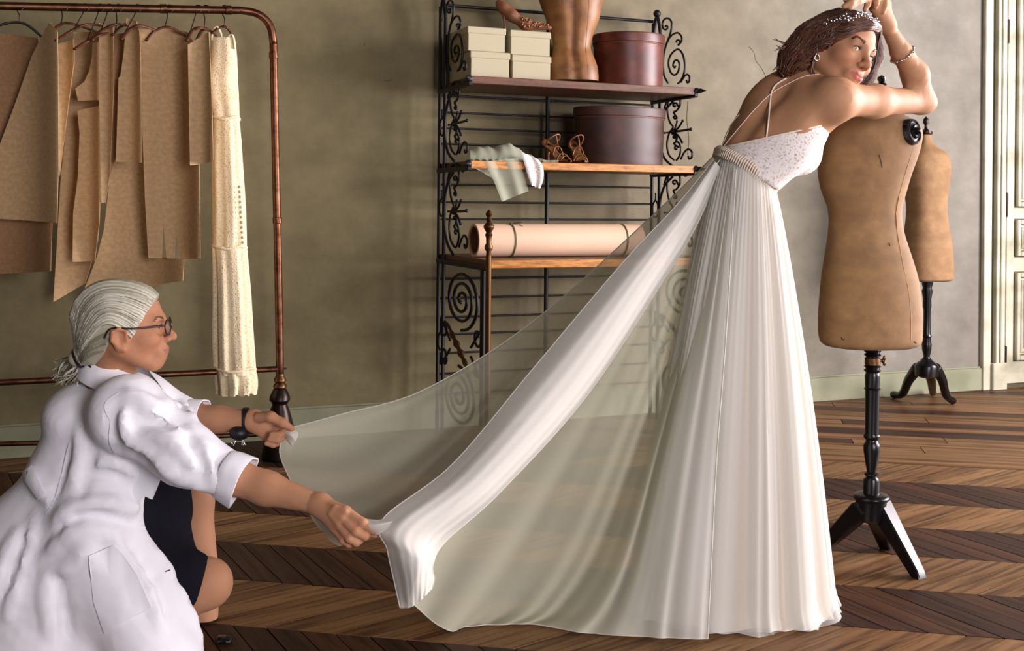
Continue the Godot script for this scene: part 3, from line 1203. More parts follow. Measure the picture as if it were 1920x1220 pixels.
func shelf_things() -> void:
	var bl := shelf_box("cream shoe box at the bottom left of the four stacked on the top shelf", 882, 957, 97, 143, SH[0], 0.46)
	var br := shelf_box("cream shoe box under another, touching the leather torso on the top shelf", 960, 1034, 104, 147, SH[0], 0.46)
	shelf_box("cream shoe box at the top left of the stack, sticking out over the one below", 877, 949, 51, 97, bl, 0.46)
	var top := shelf_box("cream shoe box on which the brown high-heeled shoe stands", 957, 1033, 58, 104, br, 0.46)
	# leather torso
	var t := thing("leather_torso", "tan leather female torso form standing on the top shelf beside the boxes", "mannequin", WP(1078, 150, 0.30))
	var z := -WP(1078, 90, 0.30).z
	var rows := loft([[152, 1033, 1122], [140, 1032, 1122], [125, 1032, 1120], [108, 1034, 1114], [92, 1037, 1108], [78, 1036, 1109], [60, 1032, 1114], [40, 1025, 1122], [15, 1015, 1128], [-15, 1006, 1135], [-50, 1002, 1138], [-85, 1012, 1128], [-100, 1040, 1100], [-104, 1062, 1080]], z, 0.72, 56, 2.2)
	for i in rows.size():
		var row: PackedVector3Array = rows[i]
		for k in row.size():
			var a := TAU * k / row.size()
			var back := exp(-pow((a - PI / 2) / 0.16, 2.0))
			var two := exp(-pow((absf(a - PI / 2) - 0.55) / 0.3, 2.0))
			row[k] += Vector3(0, 0, -0.009 * back + 0.003 * two)
		rows[i] = row
	var m := mb(t.position)
	m.grid(rows, true)
	m.face(rows[0], true)
	put("body", m.commit(), M.hide, t)
	for x in [[1078, 1079, 1079], [1104, 1098, 1104]]:
		var sm := mb(t.position)
		var pts := PackedVector3Array()
		for k in 16:
			var y := lerpf(150, -40, k / 15.0)
			var px: float = lerpf(x[0], x[1], minf(1.0, (150 - y) / 60.0)) if y > 90 else lerpf(x[1], x[2], minf(1.0, (90 - y) / 80.0))
			pts.append(ray_grid(px, y, rows))
		sm.tube(pts, 0.0009, 4)
		put("seam", sm.commit(), M.hide_seam, t)
	var st := mb(t.position)
	for r in [0.026, 0.019]:
		var ring := PackedVector3Array()
		for k in 25:
			var a := TAU * k / 24.0
			ring.append(ray_grid(1079 + cos(a) * r * 400.0 * 1.35, 122 + sin(a) * r * 400.0, rows))
		st.tube(ring, 0.0006, 4)
	put("oval_stamp", st.commit(), M.hide_seam, t)
	# round boxes
	hat_box("deep reddish brown leather hat box on the top shelf behind the iron scroll", 1116, 1240, 68, SH[0], 0.27, 0.9, M.hatbox)
	hat_box("wide dark brown oval hat box on the middle shelf behind the sandals", 1078, 1244, 204, SH[1], 0.25, 0.62, M.hatbox_dark)
	sandal("strappy gold sandal standing left of its pair on the middle shelf", Vector2(1052, 297), 0.10)
	sandal("strappy gold sandal right beside the oval hat box, its ankle strap open", Vector2(1087, 297), -0.22)
	high_heel(top)
	veil()
	paper_roll()

# the nearest place on a lofted body under a pixel
func ray_grid(px: float, py: float, rows: Array) -> Vector3:
	var best := Vector3.ZERO
	var r := ray(px, py)
	var o := Vector3(0, EYE, 0)
	var near := INF
	for i in rows.size() - 1:
		var a: PackedVector3Array = rows[i]
		var b: PackedVector3Array = rows[i + 1]
		if (a[0].y - EYE) / -a[0].z > r.y + 0.02 or (b[0].y - EYE) / -b[0].z < r.y - 0.02:
			continue
		for k in a.size():
			var n := (k + 1) % a.size()
			for tri in [[a[k], a[n], b[n]], [a[k], b[n], b[k]]]:
				var h = Geometry3D.ray_intersects_triangle(o, r, tri[0], tri[1], tri[2])
				if h != null and o.distance_to(h) < near:
					near = o.distance_to(h)
					best = h
	if near == INF:
		best = D(px, py, -rows[0][0].z)
	return best

func hat_box(label: String, x0: float, x1: float, y0: float, base: float, d: float, deep: float, m_: Material) -> void:
	var a0 := (WP(x0, y0, d) - WA).dot(WU)
	var a1 := (WP(x1, y0, d) - WA).dot(WU)
	var top := WP((x0 + x1) / 2, y0, d).y
	var at := RW((a0 + a1) / 2, base, d)
	var t := thing("hat_box", label, "box", at)
	var bs := Transform3D(Basis(WU, Vector3.UP, WN), Vector3.ZERO)
	var r := (a1 - a0) / 2
	var h := top - base
	var m := mb()
	m.lathe(bs, [Vector2(0, 0), Vector2(r * 0.93, 0), Vector2(r * 0.935, 0.004), Vector2(r * 0.965, h - 0.03), Vector2(r * 0.95, h - 0.028)], 48, 1.0, deep)
	put("body", m.commit(), m_, t)
	var l := mb()
	l.lathe(bs, [Vector2(r * 0.975, h - 0.045), Vector2(r * 0.99, h - 0.043), Vector2(r, h - 0.008), Vector2(r * 0.985, h), Vector2(r * 0.955, h), Vector2(r * 0.94, h - 0.012), Vector2(0, h - 0.012)], 48, 1.0, deep)
	put("lid", l.commit(), m_, t)
	var e := mb()
	var ring := PackedVector3Array()
	for k in 49:
		var a := TAU * k / 48.0
		ring.append(bs * Vector3(cos(a) * r * 0.972, h - 0.05, sin(a) * r * 0.972 * deep))
	e.tube(ring, 0.002, 4)
	put("stitching", e.commit(), M.tan_leather, t)

func sandal(label: String, foot: Vector2, turn: float) -> void:
	var d := 0.40
	var at := WP(foot.x, foot.y, d)
	at.y = SH[1]
	var fw := WN.rotated(Vector3.UP, turn)
	var sd := fw.cross(Vector3.UP)
	var t := thing("sandal", label, "shoe", at, "gold sandals on the middle shelf")
	var P := func(f: float, u: float, s := 0.0) -> Vector3: return fw * f + Vector3.UP * u + sd * s
	var so := mb()
	so.tube(smooth(V([P.call(0.07, 0.012), P.call(0.045, 0.010), P.call(0.0, 0.014), P.call(-0.05, 0.045), P.call(-0.10, 0.078), P.call(-0.135, 0.085)]), 4), [0.005, 0.005], 10, 1.0)
	var rows := []
	for k in 13:
		var u := k / 12.0
		var c := along(V([P.call(0.075, 0.010), P.call(0.04, 0.008), P.call(0.0, 0.012), P.call(-0.05, 0.045), P.call(-0.10, 0.078), P.call(-0.135, 0.085)]), u)
		var w := curve([[0.0, 0.008], [0.12, 0.028], [0.35, 0.036], [0.6, 0.022], [0.85, 0.026], [1.0, 0.012]], u)
		var row := PackedVector3Array()
		for e in [[-1, 0.004], [-0.8, 0.007], [0.8, 0.007], [1, 0.004], [0.9, -0.003], [-0.9, -0.003]]:
			row.append(c + sd * (w * e[0]) + Vector3.UP * e[1])
		rows.append(row)
	so = mb()
	so.grid(rows, true, true)
	put("sole", so.commit(), M.gold_leather, t)
	var he := mb()
	he.tube(V([P.call(-0.118, 0.082), P.call(-0.125, 0.05), P.call(-0.122, 0.0)]), [0.016, 0.008, 0.006], 8)
	put("heel", he.commit(), M.gold_leather, t)
	var back := mb()
	back.tube(smooth(V([P.call(-0.10, 0.085, -0.024), P.call(-0.135, 0.10, -0.018), P.call(-0.145, 0.115), P.call(-0.135, 0.10, 0.018), P.call(-0.10, 0.085, 0.024)]), 4), 0.012, 6, 0.2)
	put("heel_cup", back.commit(), M.tan_leather, t)
	for s in [[0.045, 0.03, 0.028], [0.02, 0.036, 0.04], [-0.03, 0.028, 0.075]]:
		var m := mb()
		m.tube(smooth(V([P.call(s[0], 0.012 + maxf(0, -s[0]), -s[1]), P.call(s[0] - 0.004, s[2], -s[1] * 0.6), P.call(s[0] - 0.006, s[2] + 0.008), P.call(s[0] - 0.004, s[2], s[1] * 0.6), P.call(s[0], 0.012 + maxf(0, -s[0]), s[1])]), 5), 0.005, 6, 0.5)
		put("toe_strap", m.commit(), M.gold_leather, t)
	var an := mb()
	an.tube(smooth(V([P.call(-0.10, 0.09, -0.022), P.call(-0.075, 0.125, -0.034), P.call(-0.06, 0.142, -0.02), P.call(-0.055, 0.132, 0.012), P.call(-0.07, 0.112, 0.033), P.call(-0.10, 0.09, 0.024)]), 5), 0.0038, 6)
	an.tube(smooth(V([P.call(-0.03, 0.07, 0.0), P.call(-0.05, 0.10, -0.008), P.call(-0.058, 0.138, -0.004)]), 4), 0.004, 6)
	put("ankle_strap", an.commit(), M.tan_leather, t)

func high_heel(base: float) -> void:
	var z := -WP(985, 40, 0.36).z
	var at := WP(985, 57, 0.36)
	at.y = base
	var t := thing("high_heel", "brown high-heeled shoe with beaded toe standing on the upper right shoe box", "shoe", at)
	var s := SDF.new()
	var toe := D(1030, 52, z)
	var ball := D(985, 46, z)
	var mid := D(960, 28, z)
	var heel := D(944, 14, z)
	toe.y = maxf(toe.y, base + 0.012)
	ball.y = maxf(ball.y, base + 0.02)
	s.limb(toe, ball, 0.011, 0.022, 0.03)
	s.limb(ball, mid, 0.022, 0.026, 0.03)
	s.limb(mid, heel, 0.026, 0.022, 0.03)
	s.limb(heel, D(936, 6, z), 0.022, 0.016, 0.03)
	s.limb(D(978, 26, z), D(947, -6, z), 0.015, 0.019, 0.01, 1)
	s.plane(Vector3(0, base + 0.001, 0), Vector3.DOWN, 0.003)
	var m := mb(at)
	s.mesh(m, at + Vector3(-0.17, -0.03, -0.08), at + Vector3(0.16, 0.2, 0.08), 0.004)
	put("upper", m.commit(), M.tan_leather, t)
	var h := mb(at)
	var low := D(948, 50, z)
	low.y = base
	h.tube(V([D(944, 24, z), D(946, 36, z), low]), [0.014, 0.007, 0.005], 8)
	put("heel", h.commit(), M.tan_leather, t)
	var b := mb(at)
	for k in 60:
		var p := s.onto(D(lerpf(975, 1032, rng.randf()), lerpf(28, 52, rng.randf()), z - 0.03), 0.003)
		b.ball(p, Vector3.ONE * rng.randf_range(0.0025, 0.0055), Basis(), 6, 4)
	put("beads", b.commit(), M.gold_leather, t)

func veil() -> void:
	var at := WP(950, 302, 0.5)
	var t := thing("lace_veil", "sheer ivory veil with a lace corner draped over the front edge of the middle shelf", "veil", at)
	# heap lying on the board
	var tops := [[880, 282], [900, 277], [930, 278], [945, 272], [962, 274], [980, 286], [1005, 296], [1036, 303]]
	var rows := []
	var cols := []
	for i in 9:
		var v := i / 8.0
		var row := PackedVector3Array()
		var cc := []
		for j in 40:
			var x := lerpf(882, 1036, j / 39.0)
			var y := lerpf(304, curve(tops, x), sin(v * PI * 0.62) / sin(PI * 0.62))
			var p := WP(x, y + 2.0 * sin(x * 0.31 + v * 5.0) * v, lerpf(0.512, 0.36, v))
			p.y = maxf(p.y, SH[1] + 0.004 + 0.004 * sin(x * 0.5))
			row.append(p)
			cc.append(Color(1, 1, 1, 0.9))
		rows.append(row)
		cols.append(cc)
	var m := mb(at)
	m.grid(rows, false, false, 1, 1, cols)
	put("gathered_cloth", m.commit(), M.sheer, t)
	# hanging folds
	for f in [[[[884, 309], [886, 312], [889, 314]], [[930, 303], [934, 330], [928, 337]], 0.512, 0.004, 0.55], [[[908, 303], [926, 340], [941, 378]], [[972, 296], [982, 326], [991, 358]], 0.522, 0.009, 0.70], [[[1018, 300], [1020, 312], [1026, 318]], [[1048, 300], [1044, 310], [1036, 316]], 0.512, 0.003, 0.4]]:
		var rr := []
		var cc := []
		for i in 9:
			var v := i / 8.0
			var l := Vector3(f[0][0][0], f[0][0][1], 0)
			var a := along(V([Vector3(f[0][0][0], f[0][0][1], 0), Vector3(f[0][1][0], f[0][1][1], 0), Vector3(f[0][2][0], f[0][2][1], 0)]), v)
			var b := along(V([Vector3(f[1][0][0], f[1][0][1], 0), Vector3(f[1][1][0], f[1][1][1], 0), Vector3(f[1][2][0], f[1][2][1], 0)]), v)
			var row := PackedVector3Array()
			var c2 := []
			for j in 26:
				var u := j / 25.0
				var q := a.lerp(b, u)
				row.append(WP(q.x, q.y, f[2] + f[3] * 0.6 * sin(u * 10.0 + v) + 0.004 * v))
				c2.append(Color(1, 1, 1, clampf(f[4] + 0.3 * sin(u * 11.0 + 0.6), 0.3, 1.0)))
			rr.append(row)
			cc.append(c2)
		var h := mb(at)
		h.grid(rr, false, false, 1, 1, cc)
		put("hanging_fold", h.commit(), M.sheer, t)
	var rl := []
	for i in 12:
		var v := i / 11.0
		var a := along(V([Vector3(976, 284, 0), Vector3(984, 310, 0), Vector3(990, 330, 0), Vector3(995, 345, 0)]), v)
		var b := along(V([Vector3(1008, 298, 0), Vector3(1018, 312, 0), Vector3(1019, 335, 0), Vector3(1013, 352, 0)]), v)
		var row := PackedVector3Array()
		for j in 14:
			var u := j / 13.0
			var q := a.lerp(b, u)
			row.append(WP(q.x, q.y + (2.5 * absf(sin(u * 9.0)) if i == 11 else 0.0), 0.531 + 0.004 * sin(u * 9.0) - 0.03 * maxf(0, 0.25 - v)))
		rl.append(row)
	var la := mb(at)
	la.grid(rl)
	put("lace_corner", la.commit(), M.bodice, t)

func paper_roll() -> void:
	var d := 0.50
	var r := 0.074
	var a0 := (WP(888, 446, d) - WA).dot(WU)
	var a1 := (WP(1196, 446, d) - WA).dot(WU)
	var at := RW((a0 + a1) / 2, SH[2], d)
	var t := thing("paper_roll", "long roll of pale pattern paper tied with green ribbons on the lowest shelf", "paper roll", at)
	var c := Vector3.UP * (r + 0.002)
	var xf := Transform3D(Basis(Vector3.UP, WU, WN), c)
	var L := (a1 - a0) / 2
	var m := mb()
	m.lathe(xf, [Vector2(r * 0.86, -L), Vector2(r - 0.001, -L), Vector2(r, -L + 0.002), Vector2(r, L - 0.002), Vector2(r - 0.001, L), Vector2(r * 0.86, L), Vector2(r * 0.84, L - 0.01), Vector2(r * 0.84, -L + 0.01), Vector2(r * 0.86, -L)], 40)
	put("outer_turn", m.commit(), M.roll_paper, t)
	var s := mb()
	var rows := []
	for e in [-1.0, 1.0]:
		var row := PackedVector3Array()
		for k in 90:
			var a := k / 89.0 * TAU * 4.0
			var q := lerpf(0.05, 0.83, k / 89.0) * r
			row.append(xf * Vector3(cos(a) * q, e * (L - 0.006), sin(a) * q))
		rows.append(row)
	s.grid(rows)
	put("inner_turns", s.commit(), M.kraft_dark, t)
	for x in [944, 1150]:
		var a := (WP(x, 446, d - r) - WA).dot(WU) - (a0 + a1) / 2
		var b := mb()
		b.lathe(Transform3D(xf.basis, c + WU * a), [Vector2(r + 0.0005, -0.004), Vector2(r + 0.002, -0.0035), Vector2(r + 0.002, 0.0035), Vector2(r + 0.0005, 0.004)], 40)
		if x == 944:
			var k := c + WU * a + Vector3.UP * (r * 0.97) + WN * 0.018
			for e in [[0.05, -0.012], [0.045, 0.01], [-0.012, -0.02]]:
				b.tube(smooth(V([k, k + WU * e[0] * 0.5 + Vector3.UP * 0.006 + WN * 0.01, k + WU * e[0] + Vector3.UP * e[1] + WN * 0.02]), 4), 0.004, 6, 0.4)
			b.ball(k, Vector3.ONE * 0.007)
		put("ribbon", b.commit(), M.ribbon, t)

# ---------------------------------------------------------------- copper clothes rail, hangers, paper patterns
func rail_at(px: float) -> float:      # depth of the rail under a pixel column
	return 4.34 + px / 520.0 * 0.40

func R(px: float, py: float) -> Vector3:
	return D(px, py, rail_at(px))

func clothes_rail() -> void:
	var t := thing("clothes_rail", "copper pipe clothes rail with rounded corner and dark turned feet, hung with paper patterns", "clothes rail")
	var m := mb()
	m.tube(smooth(V([R(-300, 4), R(0, 11), R(200, 15), R(420, 19), R(455, 20), R(485, 27), R(505, 46), R(512, 75), D(513, 104, rail_at(525)), D(517, 300, rail_at(525)), D(522, 520, rail_at(525)), D(525, 700, rail_at(525))]), 6), 0.0165, 12)
	put("top_pipe", m.commit(), M.copper, t)
	var l := mb()
	l.tube(V([R(-300, 732), R(0, 717), R(525, 691)]), 0.0125, 10)
	l.tube(V([R(525, 691), R(538, 690.5)]), [0.006, 0.003], 6)
	put("lower_pipe", l.commit(), M.copper, t)
	var b := mb()
	b.tube(V([R(-300, 842), R(0, 832), R(200, 827)]), 0.010, 8)
	b.tube(V([R(200, 827), R(520, 812)]), 0.010, 8)
	put("bottom_pipe", b.commit(), M.copper, t)
	for q in [[428, 19, 1, 0.0], [513, 104, 0, 0.0], [306, 16.5, 1, 0.0], [520, 413, 0, 0.0]]:
		var c := mb()
		var p := R(q[0], q[1]) if q[2] else D(q[0], q[1], rail_at(525))
		var dir := (R(400, 19) - R(0, 11)).normalized() if q[2] else Vector3(0.025, -1, 0).normalized()
		c.lathe(Transform3D(frame(p, dir.cross(Vector3.BACK), dir).basis, p), [Vector2(0.016, -0.014), Vector2(0.0195, -0.012), Vector2(0.0195, 0.012), Vector2(0.016, 0.014)], 14)
		put("collar", c.commit(), M.copper, t)
	for x in [525.0, -300.0]:
		var z := rail_at(525) if x > 0 else rail_at(x)
		var p := D(x, 700, z)
		var post := mb()
		if x < 0:
			post.tube(V([R(-300, 4), p]), 0.0165, 10)
			put("end_pipe", post.commit(), M.copper, t)
		var fy := p.y
		var col := mb()
		col.lathe(Transform3D(Basis(), p), [Vector2(0.017, 0.0), Vector2(0.017, -0.01), Vector2(0.026, -0.022), Vector2(0.026, -0.032), Vector2(0.019, -0.038), Vector2(0.028, -0.05), Vector2(0.028, -0.058), Vector2(0.02, -0.064)], 18)
		put("brass_collar", col.commit(), M.brass, t)
		var f := mb()
		f.lathe(Transform3D(Basis(), p), [Vector2(0.021, -0.06), Vector2(0.028, -0.066), Vector2(0.042, -0.095), Vector2(0.044, -0.112), Vector2(0.035, -0.122), Vector2(0.032, -0.132), Vector2(0.043, -0.16), Vector2(0.062, -0.23), Vector2(0.074, 0.012 - fy), Vector2(0.072, 0.002 - fy), Vector2(0, -fy + 0.002)], 22)
		put("foot", f.commit(), M.bronze, t)
	var mid := R(110, 700)
	settle(t, Vector3(mid.x, 0, mid.z))

func hanger(label: String, pts: Array, hook: float, dz: float, wood := true) -> void:
	var q := PackedVector3Array()
	for p in pts:
		q.append(D(p[0], p[1], rail_at(p[0]) + dz + (p[2] if p.size() > 2 else 0.0)))
	var top := R(hook, 14 + hook * 0.012)
	var t := thing("hanger", label, "hanger", top, "wooden hangers on the copper rail")
	var m := mb(top)
	m.tube(smooth(q, 6), 0.0085, 8, 0.6)
	put("arms", m.commit(), M.hanger if wood else M.satin_black, t)
	# nearest place of the arms under the hook
	var best := q[0]
	for p in smooth(q, 10):
		if absf(p.x - top.x) < absf(best.x - top.x):
			best = p
	var w := mb(top)
	w.tube(smooth(V([top + Vector3(0.012, -0.012, 0.012), top + Vector3(0.02, 0.008, 0.006), top + Vector3(0.0, 0.0195, 0), top + Vector3(-0.012, 0.012, -0.004), top + Vector3(-0.01, -0.014, -0.004), top.lerp(best, 0.5), best]), 4), 0.0022, 5)
	put("hook", w.commit(), M.wire, t)

func pattern_sheet(label: String, outline: Array, z0: float, bends: Array, m_: Material) -> void:
	var z := rail_at((outline[0][0] + outline[2][0]) * 0.5) + (z0 - 4.74) * 0.8
	var o := PackedVector2Array()
	for p in outline:
		o.append(Vector2(p[0], -p[1]) * 0.001)
	if Geometry2D.is_polygon_clockwise(o):
		o.reverse()
	var x0: float = bends[0][0]
	var wd: float = bends[-1][0] - x0
	var place := func(x: float, y: float) -> Vector3:
		var t := (x * 1000.0 - x0) / wd
		return D(x * 1000.0, -y * 1000.0, z + curve([[0.0, 0.0], [0.35, 0.20], [0.62, 0.25], [0.80, 0.10], [1.0, -0.34]], t) * minf(wd, 120.0) / 480.0 + 0.015 * sin(y * 5.0 + z * 40.0))
	var c: Vector3 = place.call(o[0].x, o[0].y)
	var t := thing("paper_pattern", label, "paper pattern", c, "brown paper patterns on the clothes rail")
	var m := mb(c)
	m.sheet(o, place, 0.0022, 0.006)
	put("sheet", m.commit(), m_, t)

func patterns() -> void:
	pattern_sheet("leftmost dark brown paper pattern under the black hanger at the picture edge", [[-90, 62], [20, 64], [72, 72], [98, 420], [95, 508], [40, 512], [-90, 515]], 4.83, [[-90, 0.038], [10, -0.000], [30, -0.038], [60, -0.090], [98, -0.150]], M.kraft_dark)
	pattern_sheet("broad flaring brown paper pattern spreading to the left picture edge", [[94, 42], [108, 60], [109, 110], [110, 300], [107, 418], [60, 414], [0, 410], [-80, 405], [-60, 330], [0, 270], [30, 190], [60, 105], [85, 55]], 4.60, [[-80, 0.075], [0, 0.015], [60, -0.015], [85, -0.053], [110, -0.143]], M.kraft)
	pattern_sheet("narrow tapering paper pattern piece just right of the broad flaring one", [[97, 85], [118, 80], [138, 73], [140, 110], [128, 200], [116, 300], [112, 332], [107, 250], [101, 150]], 4.68, [[97, -0.000], [118, -0.007], [140, -0.053]], M.kraft)
	pattern_sheet("long pointed paper pattern whose tip hangs lowest, above the grey hair", [[138, 60], [186, 60], [192, 330], [184, 450], [160, 531], [100, 566], [105, 480], [114, 330], [128, 200], [136, 110]], 4.90, [[100, -0.000], [135, -0.000], [160, -0.045], [192, -0.112]], M.kraft)
	pattern_sheet("small notched bodice pattern with a curved neckline under the red-brown hangers", [[174, 80], [187, 78], [187, 188], [146, 189], [141, 166], [158, 153], [168, 132], [173, 105]], 4.74, [[141, -0.000], [160, -0.015], [187, -0.068]], M.kraft)
	pattern_sheet("shaded straight pattern piece below the notched bodice piece", [[145, 207], [187, 198], [189, 330], [186, 420], [178, 490], [136, 491], [137, 400], [146, 330], [149, 250]], 4.75, [[136, -0.000], [155, -0.015], [189, -0.075]], M.kraft)
	pattern_sheet("slim upright pattern strip with a pale squared top left of the notched tall one", [[186, 43], [212, 50], [214, 150], [206, 330], [198, 380], [190, 380], [187, 250], [184, 120]], 4.70, [[184, -0.000], [202, -0.007], [215, -0.060]], M.kraft)
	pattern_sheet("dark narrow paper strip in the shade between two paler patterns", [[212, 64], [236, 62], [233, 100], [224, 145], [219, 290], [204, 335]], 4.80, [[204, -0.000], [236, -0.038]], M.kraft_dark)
	pattern_sheet("large curved pattern sheet hanging right behind the seamstress's head", [[216, 190], [262, 190], [272, 300], [275, 400], [281, 480], [345, 486], [343, 526], [300, 533], [250, 560], [150, 560], [165, 525], [182, 480], [195, 430], [203, 360], [208, 290]], 4.86, [[150, 0.045], [200, -0.000], [250, -0.015], [290, -0.060], [345, -0.150]], M.kraft)
	pattern_sheet("pattern with stepped left edge and a square lower corner, tip above its hanger", [[237, 33], [256, 40], [262, 60], [264, 120], [266, 305], [217, 303], [218, 280], [222, 146], [226, 142], [232, 95]], 4.64, [[217, -0.015], [240, -0.000], [266, -0.053]], M.kraft)
	pattern_sheet("wide skirt pattern with two pointed darts cut into its lower edge", [[263, 55], [300, 52], [352, 60], [371, 90], [374, 300], [376, 485], [336, 485], [330, 424], [327, 485], [312, 484], [306, 420], [304, 484], [278, 484], [272, 380], [267, 250], [264, 120]], 4.70, [[263, -0.000], [310, -0.000], [340, -0.030], [376, -0.112]], M.kraft)
	pattern_sheet("short narrow pattern hanging next to the lace dress", [[352, 84], [371, 72], [392, 60], [397, 180], [400, 302], [372, 309], [356, 310], [354, 200]], 4.48, [[352, -0.000], [366, -0.007], [400, -0.105]], M.kraft)
	hanger("black arched hanger at the left picture edge, over the darkest pattern", [[-40, 66], [0, 47], [45, 44], [88, 78]], 37, 0.0, false)
	hanger("brown hanger over the broad flaring pattern", [[98, 58, -0.1], [118, 44], [140, 46], [182, 60, 0.1]], 120, -0.04)
	hanger("reddish hanger over the narrow tapering pattern piece", [[106, 76, -0.08], [130, 60], [160, 46], [190, 48, 0.1]], 160, -0.1)
	hanger("low reddish hanger in front of the notched bodice pattern", [[140, 92, -0.06], [162, 78], [186, 66], [200, 62, 0.08]], 188, -0.12)
	hanger("brown hanger across the slim upright strip", [[172, 76, -0.05], [190, 58], [215, 46], [240, 48, 0.06]], 205, -0.08)
	hanger("dark brown hanger over the narrow strip in the shade", [[210, 66, -0.02], [224, 52], [240, 44], [258, 48, 0.06]], 222, -0.02)
	hanger("hanger below the pale tip of the stepped pattern", [[227, 74, -0.06], [242, 56], [262, 48], [290, 56, 0.04]], 258, -0.12)
	hanger("light brown hanger in front of the skirt pattern with darts", [[274, 76, -0.02], [290, 58], [318, 51], [352, 70, 0.02]], 318, -0.05)
	hanger("brown hanger over the short narrow pattern", [[350, 76, -0.08], [360, 58], [376, 52], [398, 60, 0.08]], 371, -0.06)
	hanger("brown hanger between the short pattern and the lace dress", [[369, 76, -0.08], [378, 58], [388, 54], [404, 66, 0.08]], 386, -0.02)
	hanger("dark hanger inside the shoulders of the lace dress", [[398, 62, -0.04], [412, 52], [424, 51], [436, 66, 0.04]], 421, 0.0)

func lace_dress() -> void:
	var z := rail_at(430)
	var at := D(430, 735, z)
	var t := thing("lace_dress", "long sleeveless cream lace dress hanging at the right end of the clothes rail", "dress", at)
	var spec := [[[[72, 399, 440], [100, 397, 443], [125, 394, 444], [150, 388, 444], [165, 390, 445], [190, 395, 446], [215, 401, 447], [223, 403, 448]], "bodice", 3.0, 0.006], [[[220, 401, 448], [260, 400, 451], [300, 399, 453], [350, 400, 456], [400, 401, 459], [462, 400, 461]], "skirt", 6.0, 0.007], [[[461, 399, 462], [500, 401, 465], [560, 402, 469], [620, 402, 472], [660, 403, 475], [700, 405, 478]], "lower_tier", 7.0, 0.009], [[[690, 405, 478], [705, 405, 480], [722, 407, 480], [734, 409, 479]], "hem_flounce", 9.0, 0.010]]
	for q in spec:
		var rows := loft(q[0], z, 0.85, 60, 2.0, 4)
		for i in rows.size():
			var row: PackedVector3Array = rows[i]
			var c := (row[0] + row[30]) / 2
			var v := i / float(rows.size() - 1)
			for k in row.size():
				var a := TAU * k / 60.0
				var dir := (row[k] - c).normalized()
				row[k] += dir * q[3] * (0.4 + 0.6 * v) * (sin(a * q[2] + 0.7 * sin(v * 3.0)) + 0.5 * sin(a * q[2] * 2.0 + 1.3))
				if i == rows.size() - 1 and q[1] == "hem_flounce":
					row[k] += Vector3.DOWN * 0.012 * absf(sin(a * 7.0))
			rows[i] = row
		var m := mb(at)
		m.grid(rows, true, true)
		put(q[1], m.commit(), M.lace, t)
	for s in [[[398, 76], [399, 62], [406, 50], [414, 62], [418, 78]], [[424, 78], [432, 66], [437, 68], [440, 82], [441, 92]]]:
		var m := mb(at)
		var pts := PackedVector3Array()
		for p in s:
			pts.append(D(p[0], p[1], z - 0.02))
		m.tube(smooth(pts, 4), 0.011, 8, 0.4)
		put("shoulder_strap", m.commit(), M.lace, t)
	for y in [463.0, 691.0, 222.0]:
		var m := mb(at)
		var ring := PackedVector3Array()
		var l := D(400 if y < 600 else 405, y, z)
		var r := D(461 if y > 300 else 448, y, z)
		if y > 600:
			r = D(478, y, z)
		for k in 33:
			var a := TAU * k / 32.0
			ring.append((l + r) / 2 + Vector3(cos(a) * l.distance_to(r) * 0.51, 0.006 * sin(a * 3.0), sin(a) * l.distance_to(r) * 0.45))
		m.tube(ring, 0.006, 6)
		put("ribbon_band", m.commit(), M.lace, t)
	for k in 12:
		var m := mb(at)
		m.ball(D(449 + k * 0.55, 350 + k * 9.5, z - 0.045), Vector3.ONE * 0.006, Basis(), 8, 6)
		put("button", m.commit(), M.card, t)

